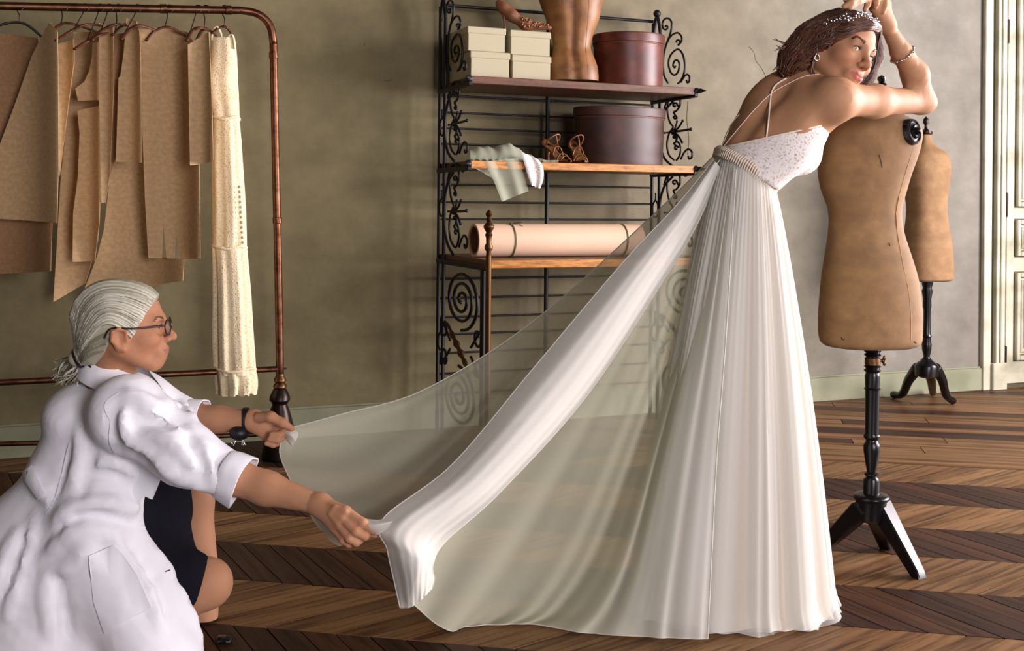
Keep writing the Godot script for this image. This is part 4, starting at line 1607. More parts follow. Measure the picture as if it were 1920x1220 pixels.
# ---------------------------------------------------------------- dress forms
func dress_forms() -> void:
	var z := 3.40
	var foot := FL(1636, 1020)
	foot = Vector3(D(1634, 900, z).x, 0, -z)
	var t := thing("dress_form", "large tan canvas dress form on a black turned stand, leaned on by the bride", "mannequin", foot)
	var outline := [[650, 1560, 1712], [647, 1545, 1722], [638, 1536, 1729], [620, 1533, 1730], [590, 1533, 1730], [560, 1535, 1728], [520, 1539, 1722], [480, 1545, 1710], [440, 1551, 1697], [410, 1553, 1692], [385, 1549, 1693], [355, 1538, 1701], [322, 1532, 1711], [295, 1534, 1721], [265, 1541, 1729], [243, 1552, 1729], [226, 1567, 1716], [214, 1590, 1692], [206, 1622, 1676], [200, 1636, 1670], [180, 1640, 1668], [165, 1643, 1664], [158, 1647, 1660]]
	var rows := loft(outline, z, 0.72, 64, 2.2, 4, 0.25)
	var m := mb(foot)
	m.grid(rows, true)
	m.face(rows[0], true)
	put("torso", m.commit(), M.canvas, t)
	var fin := mb(foot)
	fin.lathe(Transform3D(Basis(), D(1653, 158, z)), [Vector2(0.014, -0.004), Vector2(0.016, 0.0), Vector2(0.008, 0.006), Vector2(0.013, 0.014), Vector2(0.012, 0.022), Vector2(0, 0.028)], 14)
	put("neck_knob", fin.commit(), M.black, t)
	# turned wooden disc that closes the armhole
	var c := ray_grid(1712, 247, rows)
	var nd := Vector3(0.62, 0.10, 0.78).normalized()
	var k := mb(foot)
	k.lathe(Transform3D(frame(c, Vector3.UP.cross(nd), nd).basis, c - nd * 0.012), [Vector2(0.040, -0.02), Vector2(0.041, 0.004), Vector2(0.038, 0.016), Vector2(0.031, 0.020), Vector2(0.028, 0.016), Vector2(0.022, 0.018), Vector2(0.019, 0.027), Vector2(0.012, 0.024), Vector2(0.009, 0.034), Vector2(0.004, 0.037), Vector2(0, 0.037)], 36)
	put("armhole_disc", k.commit(), M.black, t)
	# worn marks and the side seam
	for line in [[[1648, 290], [1652, 303], [1654, 314]], [[1578, 632], [1580, 637], [1584, 636]], [[1714, 640], [1718, 643]], [[1667, 455], [1669, 461]]]:
		var s := mb(foot)
		var pts := PackedVector3Array()
		for p in line:
			pts.append(ray_grid(p[0], p[1], rows))
		s.tube(pts, 0.0022, 4)
		put("worn_mark", s.commit(), M.stain, t)
	var seam := mb(foot)
	var sp := PackedVector3Array()
	for i in 12:
		sp.append(ray_grid(curve([[260, 1716], [330, 1696], [400, 1680], [480, 1690], [560, 1706], [640, 1708]], lerpf(262, 638, i / 11.0)), lerpf(262, 638, i / 11.0), rows))
	seam.tube(sp, 0.0012, 4)
	put("side_seam", seam.commit(), mat(Color(0.62, 0.46, 0.28), 0.9), t)
	# stand: [y, radius in px] from the torso down
	var prof := []
	for q in [[646, 13], [656, 14], [658, 16], [661, 12], [665, 16], [668, 12], [684, 12], [686, 16], [690, 12], [694, 16], [698, 12], [705, 14], [726, 13], [728, 15.5], [731, 13], [812, 12.5], [815, 15], [820, 15], [824, 11], [828, 11.5], [834, 15.5], [845, 15], [870, 11], [884, 8.5], [887, 13], [890, 13], [893, 9], [899, 15], [924, 15], [926, 30], [930, 33], [934, 33], [938, 29], [972, 27], [976, 22], [977, 0]]:
		var p := D(1634, q[0], z)
		prof.append(Vector2(q[1] * z / F, p.y))
	var pole := mb(foot)
	pole.lathe(Transform3D(Basis(), Vector3(foot.x, 0, foot.z)), prof, 26)
	put("turned_stand", pole.commit(), M.black, t)
	var ring := mb(foot)
	ring.lathe(Transform3D(Basis(), Vector3(foot.x, D(1634, 677, z).y, foot.z)), [Vector2(0.0205, -0.012), Vector2(0.023, -0.010), Vector2(0.023, 0.010), Vector2(0.0205, 0.012)], 20)
	var kn := D(1650, 676, z)
	ring.lathe(Transform3D(frame(kn, Vector3.FORWARD, Vector3.RIGHT).basis, kn), [Vector2(0.004, -0.02), Vector2(0.004, 0.004), Vector2(0.007, 0.006), Vector2(0.007, 0.010), Vector2(0, 0.012)], 10)
	ring.ball(kn + Vector3(0.013, 0.008, 0), Vector3(0.005, 0.008, 0.004))
	ring.ball(kn + Vector3(0.013, -0.008, 0), Vector3(0.005, 0.008, 0.004))
	put("thumb_screw", ring.commit(), M.brass, t, "brass thumb screw")
	for e in [[1650, 948, 1720, 1082, 0.0], [1616, 955, 1540, 1035, 0.0], [1644, 965, 1660, 1028, 0.0]]:
		var a := D(e[0], e[1], z + (0.02 if e[0] == 1644 else 0.0))
		var b := FL(e[2], e[3], 0.0)
		var lg := mb(foot)
		leg_bar(lg, a, b + Vector3.UP * 0.012, 0.028, 0.017)
		put("leg", lg.commit(), M.black, t)
	# the second form by the wall
	var z2 := 6.05
	var f2 := Vector3(D(1738, 600, z2).x, 0, -z2)
	var t2 := thing("dress_form", "smaller tan canvas dress form by the wall, on a stand with three curved feet", "mannequin", f2)
	var r2 := loft([[527, 1700, 1776], [524, 1691, 1786], [515, 1690, 1788], [480, 1690, 1787], [450, 1692, 1784], [420, 1697, 1779], [395, 1699, 1776], [370, 1697, 1777], [340, 1692, 1781], [315, 1690, 1783], [298, 1692, 1781], [286, 1700, 1774], [277, 1714, 1760], [268, 1724, 1750], [256, 1726, 1746], [250, 1727, 1745]], z2, 0.72, 48, 2.4, 4, 0.3)
	var m2 := mb(f2)
	m2.grid(r2, true)
	m2.face(r2[0], true)
	put("torso", m2.commit(), M.canvas, t2)
	var n2 := mb(f2)
	n2.lathe(Transform3D(Basis(), D(1736, 251, z2)), [Vector2(0.030, -0.004), Vector2(0.034, 0.0), Vector2(0.034, 0.012), Vector2(0.02, 0.016), Vector2(0.008, 0.03), Vector2(0.008, 0.05), Vector2(0.016, 0.06), Vector2(0.014, 0.08), Vector2(0, 0.095)], 18)
	put("neck_cap", n2.commit(), M.bronze, t2)
	var p2 := []
	for q in [[524, 10], [532, 10], [540, 8], [545, 10], [560, 7.5], [575, 8], [580, 6.5], [600, 6.5], [625, 7], [630, 9], [634, 7], [645, 9], [655, 8.5], [668, 5.5], [672, 8], [676, 12], [681, 18], [686, 22], [704, 21], [708, 10], [709, 0]]:
		p2.append(Vector2(q[1] * z2 / F, D(1738, q[0], z2).y))
	var pl2 := mb(f2)
	pl2.lathe(Transform3D(Basis(), Vector3(f2.x, 0, f2.z)), p2, 20)
	put("turned_stand", pl2.commit(), M.black, t2)
	for e in [[1722, 688, 1704, 712, 1692, 738, 1676, 746], [1752, 688, 1766, 710, 1774, 740, 1786, 757], [1740, 692, 1746, 712, 1748, 728, 1749, 741]]:
		var fl := FL(e[6], e[7] + 1, 0.0)
		var zs := -fl.z
		var lg := mb(f2)
		lg.tube(smooth(V([D(e[0], e[1], lerpf(z2, zs, 0.1)), D(e[2], e[3], lerpf(z2, zs, 0.35)), D(e[4], e[5], lerpf(z2, zs, 0.7)), fl + Vector3.UP * 0.022]), 5), [0.030, 0.032, 0.031, 0.029, 0.027, 0.026, 0.025, 0.024, 0.023, 0.023, 0.022, 0.021, 0.020, 0.021, 0.022, 0.0215], 10)
		lg.ball(fl + Vector3.UP * 0.022, Vector3.ONE * 0.0215)
		put("curved_foot", lg.commit(), M.black, t2)

func leg_bar(m: MB, a: Vector3, b: Vector3, wa: float, wb: float) -> void:     # square tapered bar with chamfered edges, cut level at the foot
	var dir := (b - a).normalized()
	var side := dir.cross(Vector3.UP).normalized()
	var up := side.cross(dir)
	var rows := []
	for e in [[a - dir * 0.02, wa * 0.7], [a, wa], [b, wb], [b + dir * 0.012, wb]]:
		var row := PackedVector3Array()
		for q in [[-1, -0.8], [-0.8, -1], [0.8, -1], [1, -0.8], [1, 0.8], [0.8, 1], [-0.8, 1], [-1, 0.8]]:
			var p: Vector3 = e[0] + side * (q[0] * e[1]) + up * (q[1] * e[1])
			if e[0] == b + dir * 0.012:
				p.y = 0.001
			row.append(p)
		rows.append(row)
	for k in 8:
		var st := []
		for r in rows:
			st.append(V([r[k], r[(k + 1) % 8]]))
		m.grid(st, false, true)
	m.face(rows[3], false)
	m.face(rows[0], true)

# ---------------------------------------------------------------- people
func lin(r: float, g_: float, b: float) -> Color:
	return Color(r, g_, b).srgb_to_linear()

class Head:
	var xf: Transform3D
	var sc: Vector3
	func P(x: float, y: float, z: float) -> Vector3:
		return xf * (Vector3(x, y, z) * sc)
	func L(p: Vector3) -> Vector3:
		return (xf.affine_inverse() * p) / sc

# adult head in its own axes: x to the side, y up from the eye line, z out of the face; eye line at the origin
func head_field(s: SDF, h: Head, age: float, ear := Vector3.ZERO) -> void:
	var b := h.xf.basis
	s.ell(h.P(0, 0.030, -0.014), Vector3(0.072, 0.080, 0.092) , 0.02, b)
	s.ell(h.P(0, 0.045, 0.022), Vector3(0.060, 0.048, 0.062), 0.03, b)
	s.ell(h.P(0, -0.022, 0.022), Vector3(0.061, 0.070, 0.064), 0.03, b)
	for e in [-1.0, 1.0]:
		s.limb(h.P(0.052 * e, -0.045, -0.008), h.P(0.019 * e, -0.098, 0.056), 0.020, 0.016, 0.03)
		s.ell(h.P(0.041 * e, -0.030, 0.058), Vector3(0.022, 0.018, 0.024), 0.03, b)
		s.limb(h.P(0.038 * e, 0.020, 0.076), h.P(0.012 * e, 0.017, 0.084), 0.010, 0.010, 0.02)
	s.ell(h.P(0, -0.099, 0.066), Vector3(0.020, 0.015, 0.016), 0.025, b)
	s.ell(h.P(0, -0.068, 0.080), Vector3(0.030, 0.021, 0.017), 0.022, b)
	for e in [-1.0, 1.0]:
		s.ell(h.P(0.032 * e, 0.000, 0.100), Vector3(0.019, 0.011, 0.014), 0.016, b, 1)
		s.ell(h.P(0.0315 * e, 0.000, 0.0745), Vector3(0.0145, 0.0128, 0.0135), 0.006, b)
		s.ell(h.P(0.0315 * e, -0.001, 0.092), Vector3(0.0132, 0.0056, 0.012), 0.002, b, 1)
	s.limb(h.P(0, 0.012, 0.083), h.P(0, -0.030, 0.109), 0.0075, 0.0095, 0.014)
	s.ell(h.P(0, -0.035, 0.110), Vector3(0.0105, 0.0095, 0.0100), 0.008, b)
	for e in [-1.0, 1.0]:
		s.ell(h.P(0.0115 * e, -0.039, 0.098), Vector3(0.0075, 0.0075, 0.0095), 0.008, b)
		s.ell(h.P(0.0062 * e, -0.0455, 0.104), Vector3(0.0035, 0.003, 0.0055), 0.003, b, 1)
	# lips
	var cy := -0.0690 + (0.0035 if age < 0.5 else -0.001)
	var cx := 0.0265
	var th := 1.0 - 0.4 * age
	s.path([h.P(-cx, cy, 0.0862), h.P(-0.010, -0.0648, 0.0955), h.P(0, -0.0665, 0.0968), h.P(0.010, -0.0648, 0.0955), h.P(cx, cy, 0.0862)], [0.0022, 0.0046 * th, 0.0042 * th, 0.0046 * th, 0.0022], 0.006)
	s.path([h.P(-cx + 0.003, cy - 0.001, 0.0868), h.P(-0.010, -0.0748, 0.0935), h.P(0.010, -0.0748, 0.0935), h.P(cx - 0.003, cy - 0.001, 0.0868)], [0.0022, 0.0052 * th, 0.0052 * th, 0.0022], 0.006)
	s.path([h.P(-cx - 0.002, cy + 0.0006, 0.0885), h.P(-0.010, -0.0700, 0.1000), h.P(0, -0.0706, 0.1020), h.P(0.010, -0.0700, 0.1000), h.P(cx + 0.002, cy + 0.0006, 0.0885)], [0.0010, 0.0013, 0.0014, 0.0013, 0.0010], 0.002, 1)
	if age > 0.5:
		for e in [-1.0, 1.0]:      # soft creases beside the mouth and under the eyes
			s.path([h.P(0.021 * e, -0.042, 0.0945), h.P(0.032 * e, -0.060, 0.0865)], [0.0005, 0.0008], 0.009, 1)
			s.path([h.P(0.018 * e, -0.0145, 0.0895), h.P(0.030 * e, -0.0195, 0.0880), h.P(0.043 * e, -0.0145, 0.0805)], [0.0005, 0.0009, 0.0005], 0.006, 1)
	# ears
	for e in [-1.0, 1.0]:
		s.ell(h.P(0.0735 * e + ear.x * e, -0.008 + ear.y, -0.012 + ear.z), Vector3(0.007, 0.029, 0.017), 0.006, b * Basis(Vector3.UP, -0.35 * e))
		s.ell(h.P(0.081 * e + ear.x * e, -0.004 + ear.y, -0.008 + ear.z), Vector3(0.006, 0.018, 0.009), 0.004, b, 1)
		s.path([h.P(0.074 * e + ear.x * e, -0.012 + ear.y, 0.004 + ear.z), h.P(0.077 * e + ear.x * e, 0.014 + ear.y, 0.004 + ear.z), h.P(0.080 * e + ear.x * e, 0.024 + ear.y, -0.010 + ear.z), h.P(0.083 * e + ear.x * e, 0.016 + ear.y, -0.026 + ear.z), h.P(0.082 * e + ear.x * e, -0.006 + ear.y, -0.029 + ear.z), h.P(0.078 * e + ear.x * e, -0.024 + ear.y, -0.018 + ear.z), h.P(0.075 * e + ear.x * e, -0.034 + ear.y, -0.004 + ear.z)], [0.003, 0.0035, 0.0042, 0.0044, 0.004, 0.004, 0.006], 0.004)

func skin_tint(h: Head, base: Color, lip: Color, flush: Color) -> Variant:
	var mottle := noise(FastNoiseLite.TYPE_SIMPLEX_SMOOTH, 60.0, 3, 77)
	return func(p: Vector3) -> Color:
		var q := h.L(p)
		var c := base.lerp(flush, clampf(0.25 + 0.6 * mottle.get_noise_3dv(p), 0.0, 0.6))
		var ck := exp(-(pow((absf(q.x) - 0.043) / 0.02, 2) + pow((q.y + 0.035) / 0.02, 2) + pow((q.z - 0.07) / 0.03, 2)))
		c = c.lerp(flush, ck * 0.5)
		ck = exp(-(pow(q.x / 0.014, 2) + pow((q.y + 0.038) / 0.012, 2) + pow((q.z - 0.112) / 0.015, 2)))
		c = c.lerp(flush, ck * 0.4)
		var up := -0.0612 - 0.20 * maxf(0.0, absf(q.x) - 0.010)
		var lo := -0.0815 + 0.55 * maxf(0.0, absf(q.x) - 0.010)
		if absf(q.x) < 0.0275 and q.y < up and q.y > lo and q.z > 0.082:
			c = c.lerp(lip, 0.85)
		if absf(q.x) > 0.07 and q.z < 0.02 and q.z > -0.05 and absf(q.y) < 0.05:
			c = c.lerp(flush, 0.35)
		return c

func eye(parent: Node3D, h: Head, side: float, gaze: Vector3, iris: Color) -> void:
	var c := h.P(0.0315 * side, 0.0, 0.0735)
	var y := gaze.normalized()
	var b := frame(Vector3.ZERO, y.cross(Vector3.RIGHT) if absf(y.x) < 0.9 else y.cross(Vector3.UP), y).basis
	var rows := []
	var cols := []
	for i in 29:
		var th := PI * i / 28.0
		var off := rad_to_deg(PI - th)
		var col := lin(0.86, 0.82, 0.78)
		if off < 12.0:
			col = Color(0.004, 0.004, 0.004)
		elif off < 30.0:
			col = iris
		elif off < 34.0:
			col = iris * 0.4
		var row := PackedVector3Array()
		var cc := []
		for k in 20:
			var a := TAU * k / 20.0
			row.append(c + b * (Vector3(sin(th) * cos(a), -cos(th), sin(th) * sin(a)) * 0.0124))
			cc.append(col)
		rows.append(row)
		cols.append(cc)
	var m := mb()
	m.grid(rows, true, false, 1, 1, cols)
	put("eye", m.commit(), M.eye, parent)

func lashes_and_brows(parent: Node3D, s: SDF, h: Head, col: Color, thick: float, lash: float) -> void:
	var m := mb()
	var fz := h.xf.basis.z
	for e in [-1.0, 1.0]:
		for k in 44:
			var t := k / 43.0
			var x := lerpf(0.016, 0.052, t)
			var y := curve([[0.0, 0.0215], [0.4, 0.0250], [0.7, 0.0268], [1.0, 0.0205]], t) + rng.randf_range(-0.0015, 0.0015)
			var a := s.onto(h.P(x * e, y - 0.002, 0.085 - 0.35 * maxf(0.0, x - 0.03)), 0.0008)
			var d := s.onto(h.P((x + 0.006) * e, y + 0.0018 * (1.0 - t * 1.6), 0.083 - 0.35 * maxf(0.0, x - 0.025)), 0.0012)
			m.tube(V([a, a.lerp(d, 0.5) + fz * 0.0006, d]), [thick, thick * 0.4], 4)
	var n := m.v.size()
	for i in n:
		m.c[i] = col
	put("eyebrows", m.commit(), M.hair, parent)
	var l := mb()
	for e in [-1.0, 1.0]:
		var rim := PackedVector3Array()
		for k in 11:
			var t := k / 10.0
			var x := lerpf(-0.0125, 0.0125, t)
			rim.append(h.P((0.0315 + x) * e, -0.001 + 0.0056 * sqrt(maxf(0.0, 1.0 - pow(x / 0.0125, 2.0))), 0.0745 + 0.0142 * sqrt(maxf(0.0, 1.0 - pow(x / 0.0155, 2.0)))))
		l.tube(rim, 0.0011 * lash, 5)
		for k in 14:
			var t := k / 13.0
			var p := along(rim, t)
			l.tube(V([p, p + h.xf.basis * Vector3((t - 0.35) * 0.005 * e, 0.0015, 0.005) * lash, p + h.xf.basis * Vector3((t - 0.3) * 0.008 * e, 0.0045, 0.0065) * lash]), [0.0005, 0.0002], 4)
	for i in l.v.size():
		l.c[i] = Color(0.006, 0.004, 0.004)
	put("eyelashes", l.commit(), M.hair, parent)

# a lock of hair that follows the surface of the hair mass from a to b
func lock(m: MB, s: SDF, a: Vector3, b: Vector3, lift: Vector3, r: float, col: Color, n := 10, off := 0.001) -> void:
	var pts := PackedVector3Array()
	var rr := []
	var cc := []
	for k in n + 1:
		var t := k / float(n)
		var p := a.lerp(b, t) + lift * sin(t * PI)
		p = s.onto(p, off)
		pts.append(p)
		rr.append(r * (0.35 + 0.65 * sin(PI * (0.12 + 0.8 * t))))
		cc.append(col)
	m.tube(pts, rr, 5, 0.6, Vector3.ZERO, cc)

func wisp(m: MB, pts: Array, r: float, col: Color) -> void:
	var q := smooth(V(pts), 5)
	var cc := []
	cc.resize(q.size())
	cc.fill(col)
	m.tube(q, [r, r * 0.25], 5, 1.0, Vector3.ZERO, cc)

# chains of finger joints: [ [pixel x, y, depth], ... ] with radii
func finger(s: SDF, pts: Array, r0: float, r1: float, k := 0.006) -> void:
	var q := []
	var rr := []
	for i in pts.size():
		q.append(D(pts[i][0], pts[i][1], pts[i][2]))
		rr.append(lerpf(r0, r1, i / float(pts.size() - 1)) + (0.0007 if i > 0 and i < pts.size() - 1 else 0.0))
	s.path(q, rr, k)

func bride() -> void:
	var z := 3.10
	var hip := Vector3(D(1385, 1130, 3.04).x, 0, -3.04)
	var t := thing("person", "young bride in a white tulle gown leaning on the large dress form", "person", hip)
	t.position = Vector3.ZERO
	var base := lin(0.675, 0.505, 0.375)
	# frame of the leaning trunk
	var c0 := D(1402, 322, z)
	var c1 := D(1457, 250, z)
	var c2 := D(1512, 188, z)
	var S := (c2 - c0).normalized()
	var Rr := (Vector3(0.47, -0.35, 0.81) - S * Vector3(0.47, -0.35, 0.81).dot(S)).normalized()
	var Fd := S.cross(Rr)
	var tb := Basis(Rr, S, Rr.cross(S))
	# head
	var hd := Head.new()
	var hz := Vector3(0.55, -0.16, 0.82).normalized()
	var hy := (Vector3(0.42, 0.90, 0.0) - hz * Vector3(0.42, 0.90, 0.0).dot(hz)).normalized()
	hd.sc = Vector3(1, 0.97, 1)
	hd.xf = Transform3D(Basis(hy.cross(hz), hy, hz), D(1620, 100, 3.0) - hz * 0.085)
	var sh := D(1566, 186, 2.985)
	var sl := D(1470, 172, 3.23)
	var el := D(1728, 190, 3.23)
	var wr := D(1662, 46, 3.11)
	var trunk := func(s: SDF, grow: float) -> void:
		s.ell(c0.lerp(c2, 0.52) - Fd * 0.010, Vector3(0.140, 0.165, 0.092) + Vector3.ONE * grow, 0.03, tb)
		s.ell(c0 - S * 0.01, Vector3(0.094, 0.10, 0.074) + Vector3.ONE * grow, 0.05, tb)
		for e in [-1.0, 1.0]:
			s.ell(c1 + Fd * 0.070 + Rr * (0.058 * e) - S * 0.006, Vector3(0.050, 0.047, 0.044) + Vector3.ONE * grow, 0.035, tb)
	var s := SDF.new()
	trunk.call(s, 0.0)
	s.ell(c2 - Fd * 0.012, Vector3(0.125, 0.055, 0.055), 0.05, tb)
	for e in [-1.0, 1.0]:      # shoulder blades and the furrow of the spine between them
		s.ell(c2 - S * 0.045 - Fd * 0.060 + Rr * (0.082 * e), Vector3(0.045, 0.075, 0.026), 0.03, tb * Basis(Vector3.BACK, 0.25 * e))
	s.path([c0 - Fd * 0.098, c0.lerp(c2, 0.5) - Fd * 0.116, c2 - Fd * 0.082], [0.012, 0.014, 0.010], 0.035, 1)
	s.limb(c2 + S * 0.01, hd.P(0, -0.05, -0.025), 0.056, 0.050, 0.05)
	s.limb(sl, c2, 0.052, 0.06, 0.05)
	s.limb(sh, c2 + Rr * 0.05, 0.050, 0.06, 0.05)
	s.ell(sh, Vector3.ONE * 0.051, 0.03)
	s.limb(sh, D(1640, 190, 3.10), 0.047, 0.043, 0.03)
	s.limb(D(1640, 190, 3.10), el, 0.043, 0.034, 0.03)
	s.limb(el, D(1716, 140, 3.20), 0.035, 0.037, 0.025)
	s.limb(D(1716, 140, 3.20), D(1690, 98, 3.16), 0.037, 0.0275, 0.02)
	s.limb(D(1690, 98, 3.16), wr, 0.0275, 0.0185, 0.02)
	s.ell(D(1741, 193, 3.235), Vector3.ONE * 0.022, 0.02)
	# far arm, hidden behind head and near arm
	s.limb(sl, D(1590, 185, 3.44), 0.046, 0.036, 0.03)
	s.limb(D(1590, 185, 3.44), D(1628, -8, 3.20), 0.036, 0.024, 0.02)
	# hips and legs under the gown
	s.ell(D(1390, 420, 3.08), Vector3(0.055, 0.13, 0.06), 0.03)
	for e in [-0.08, 0.08]:
		s.limb(D(1390, 470, 3.07) + Vector3(0, 0, e * 0.4), Vector3(0.60, 0.5, -3.05 + e * 0.8), 0.048, 0.048, 0.03)
		s.limb(Vector3(0.60, 0.5, -3.05 + e), Vector3(0.59, 0.09, -3.05 + e), 0.055, 0.035, 0.03)
		s.limb(Vector3(0.59, 0.06, -3.05 + e), Vector3(0.72, 0.03, -3.07 + e), 0.035, 0.028, 0.03)
	var body := mb()
	var plain_skin := func(_p: Vector3) -> Color: return base
	s.mesh(body, Vector3(0.35, 0.0, -3.60), Vector3(1.30, 1.60, -2.80), 0.0115, plain_skin)
	# head and hands on grids of their own
	var f := SDF.new()
	head_field(f, hd, 0.0)
	f.limb(c2 + S * 0.01, hd.P(0, -0.05, -0.025), 0.056, 0.050, 0.03)
	var hc := hd.P(0, 0, 0)
	f.mesh(body, hc - Vector3(0.13, 0.15, 0.14), hc + Vector3(0.13, 0.15, 0.14), 0.0031, skin_tint(hd, base, lin(0.64, 0.33, 0.29), lin(0.70, 0.46, 0.35)))
	var hs := SDF.new()
	hs.limb(D(1690, 98, 3.16), wr, 0.0275, 0.0185, 0.01)
	for e in [[1655, -2], [1646, -7], [1636, -7], [1627, -2]]:
		hs.limb(wr, D(e[0], e[1], 3.04 + (e[0] - 1627) * 0.0012), 0.0180, 0.0115, 0.018)
	finger(hs, [[1655, -2, 3.07], [1638, -22, 3.03], [1610, -20, 3.0], [1592, -8, 2.99]], 0.0100, 0.0072)
	finger(hs, [[1646, -7, 3.05], [1626, -18, 3.0], [1602, -10, 2.97], [1586, 0, 2.965]], 0.0100, 0.0075)
	finger(hs, [[1636, -7, 3.04], [1616, -8, 2.98], [1596, 4, 2.955], [1583, 12, 2.955]], 0.0095, 0.0072)
	finger(hs, [[1627, -2, 3.03], [1610, 4, 2.975], [1594, 15, 2.955]], 0.0085, 0.0065)
	finger(hs, [[1661, 30, 3.10], [1660, 6, 3.09], [1650, -16, 3.08], [1638, -26, 3.07]], 0.0130, 0.0085, 0.014)
	# fingers of the far hand laid over the near wrist
	hs.limb(D(1630, -10, 3.19), D(1640, -30, 3.13), 0.026, 0.024, 0.02)
	finger(hs, [[1636, -32, 3.12], [1634, -12, 3.05], [1627, 8, 3.015], [1622, 18, 3.015]], 0.0092, 0.0068, 0.003)
	finger(hs, [[1646, -32, 3.12], [1645, -10, 3.05], [1643, 6, 3.025], [1641, 14, 3.03]], 0.0092, 0.0068, 0.003)
	finger(hs, [[1656, -30, 3.13], [1660, -8, 3.07], [1659, 10, 3.055], [1656, 22, 3.06]], 0.0090, 0.0066, 0.003)
	hs.mesh(body, Vector3(D(1560, 0, 2.9).x, D(1600, 110, 3.3).y, -3.3), Vector3(D(1712, 0, 3.3).x, D(1600, -60, 3.3).y, -2.86), 0.0032, plain_skin)
	put("body", body.commit(), M.skin, t)
	for e in [-1.0, 1.0]:
		var ec := hd.P(0.0315 * e, 0, 0.0735)
		eye(t, hd, e, Vector3(0, EYE, 0) - ec, lin(0.22, 0.13, 0.08))
	lashes_and_brows(t, f, hd, lin(0.30, 0.18, 0.12), 0.0007, 1.0)
	# hair: a mass swept from a side parting to a loose knot, and locks over it
	var hm := SDF.new()
	hm.ell(hd.P(0, 0.034, -0.020), Vector3(0.080, 0.088, 0.102), 0.02, hd.xf.basis)
	hm.ell(hd.P(0.0, 0.055, 0.032), Vector3(0.068, 0.052, 0.058), 0.02, hd.xf.basis)
	hm.plane(hd.P(0, 0.076, 0.074), hd.xf.basis * Vector3(0.0, -0.42, 0.91), 0.015)
	hm.limb(hd.P(-0.066, 0.026, 0.012), hd.P(-0.080, 0.016, -0.04), 0.016, 0.03, 0.02)
	hm.path([D(1548, 72, 3.07), D(1516, 92, 3.09), D(1492, 116, 3.10), D(1478, 136, 3.10)], [0.055, 0.055, 0.048, 0.026], 0.03)
	hm.path([hd.P(0.030, 0.094, 0.066), hd.P(-0.025, 0.078, 0.078), hd.P(-0.062, 0.042, 0.052), hd.P(-0.080, 0.010, 0.012), hd.P(-0.084, 0.004, -0.03)], [0.008, 0.013, 0.014, 0.014, 0.02], 0.02)
	hm.path([hd.P(0.045, 0.078, 0.055), hd.P(0.068, 0.03, 0.055), hd.P(0.074, -0.03, 0.045), hd.P(0.068, -0.09, 0.04), hd.P(0.045, -0.135, 0.045)], [0.014, 0.023, 0.027, 0.025, 0.010], 0.02)
	var hair := mb()
	var dark := lin(0.22, 0.135, 0.105)
	var warm := lin(0.45, 0.29, 0.20)
	var tone := func(_p: Vector3) -> Color: return dark
	hm.mesh(hair, hc - Vector3(0.20, 0.17, 0.17), hc + Vector3(0.15, 0.17, 0.17), 0.0042, tone)
	for k in 210:
		var u := rng.randf()
		var w := rng.randf()
		var a := hd.P(lerpf(0.035, -0.065, u), lerpf(0.112, 0.045, u) - 0.01 * w, lerpf(0.080, 0.060, u) - 0.11 * w * (1.0 - 0.5 * u))
		var b := D(1500 + 40 * rng.randf(), 90 + 45 * rng.randf(), 3.05 + 0.05 * rng.randf())
		lock(hair, hm, a, b, hd.xf.basis * Vector3(-0.05, 0.015 - 0.02 * u, -0.01), rng.randf_range(0.0022, 0.0042), dark.lerp(warm, rng.randf() * rng.randf()), 11, 0.0015)
	for k in 130:         # the front sweep from the parting to the ear
		var u := rng.randf()
		var a := hd.P(0.042 - 0.045 * rng.randf(), 0.102 - 0.016 * u, 0.078 - 0.01 * u)
		var b := hd.P(-0.084, lerpf(0.040, -0.012, u), lerpf(0.0, -0.03, rng.randf()))
		lock(hair, hm, a, b, hd.xf.basis * Vector3(-0.012, 0.022 * (1.0 - u), 0.055), rng.randf_range(0.0016, 0.003), dark.lerp(warm, rng.randf()), 12, 0.0015)
	for k in 130:        # curls of the knot
		var q := rng.randf()
		var c := D(lerpf(1552, 1478, q), lerpf(70, 134, q), 3.08 + 0.02 * q)
		var an := rng.randf() * TAU
		var out := Vector3(cos(an), sin(an), 0.7 * rng.randf()).normalized() * 0.055
		var a := c + out
		var b := c + Vector3(-0.045 - 0.03 * rng.randf(), -0.035 - 0.03 * rng.randf(), 0.0) + out.rotated(Vector3.BACK, 0.9 * (rng.randf() - 0.3))
		lock(hair, hm, a, b, Vector3(rng.randf_range(-0.02, 0.02), rng.randf_range(-0.02, 0.03), 0.03), rng.randf_range(0.0022, 0.0045), dark.lerp(warm, rng.randf() * 0.8), 9, 0.002)
	for k in 46:
		var u := rng.randf()
		var a := hd.P(lerpf(0.030, 0.05, u), 0.10 - 0.02 * u, 0.068)
		var b := hd.P(lerpf(0.046, 0.086, rng.randf()), -0.105 - 0.035 * rng.randf(), lerpf(0.03, 0.06, rng.randf()))
		lock(hair, hm, a, b, hd.xf.basis * Vector3(0.025, 0.0, 0.012), rng.randf_range(0.002, 0.0038), dark.lerp(warm, rng.randf()), 11, 0.002)
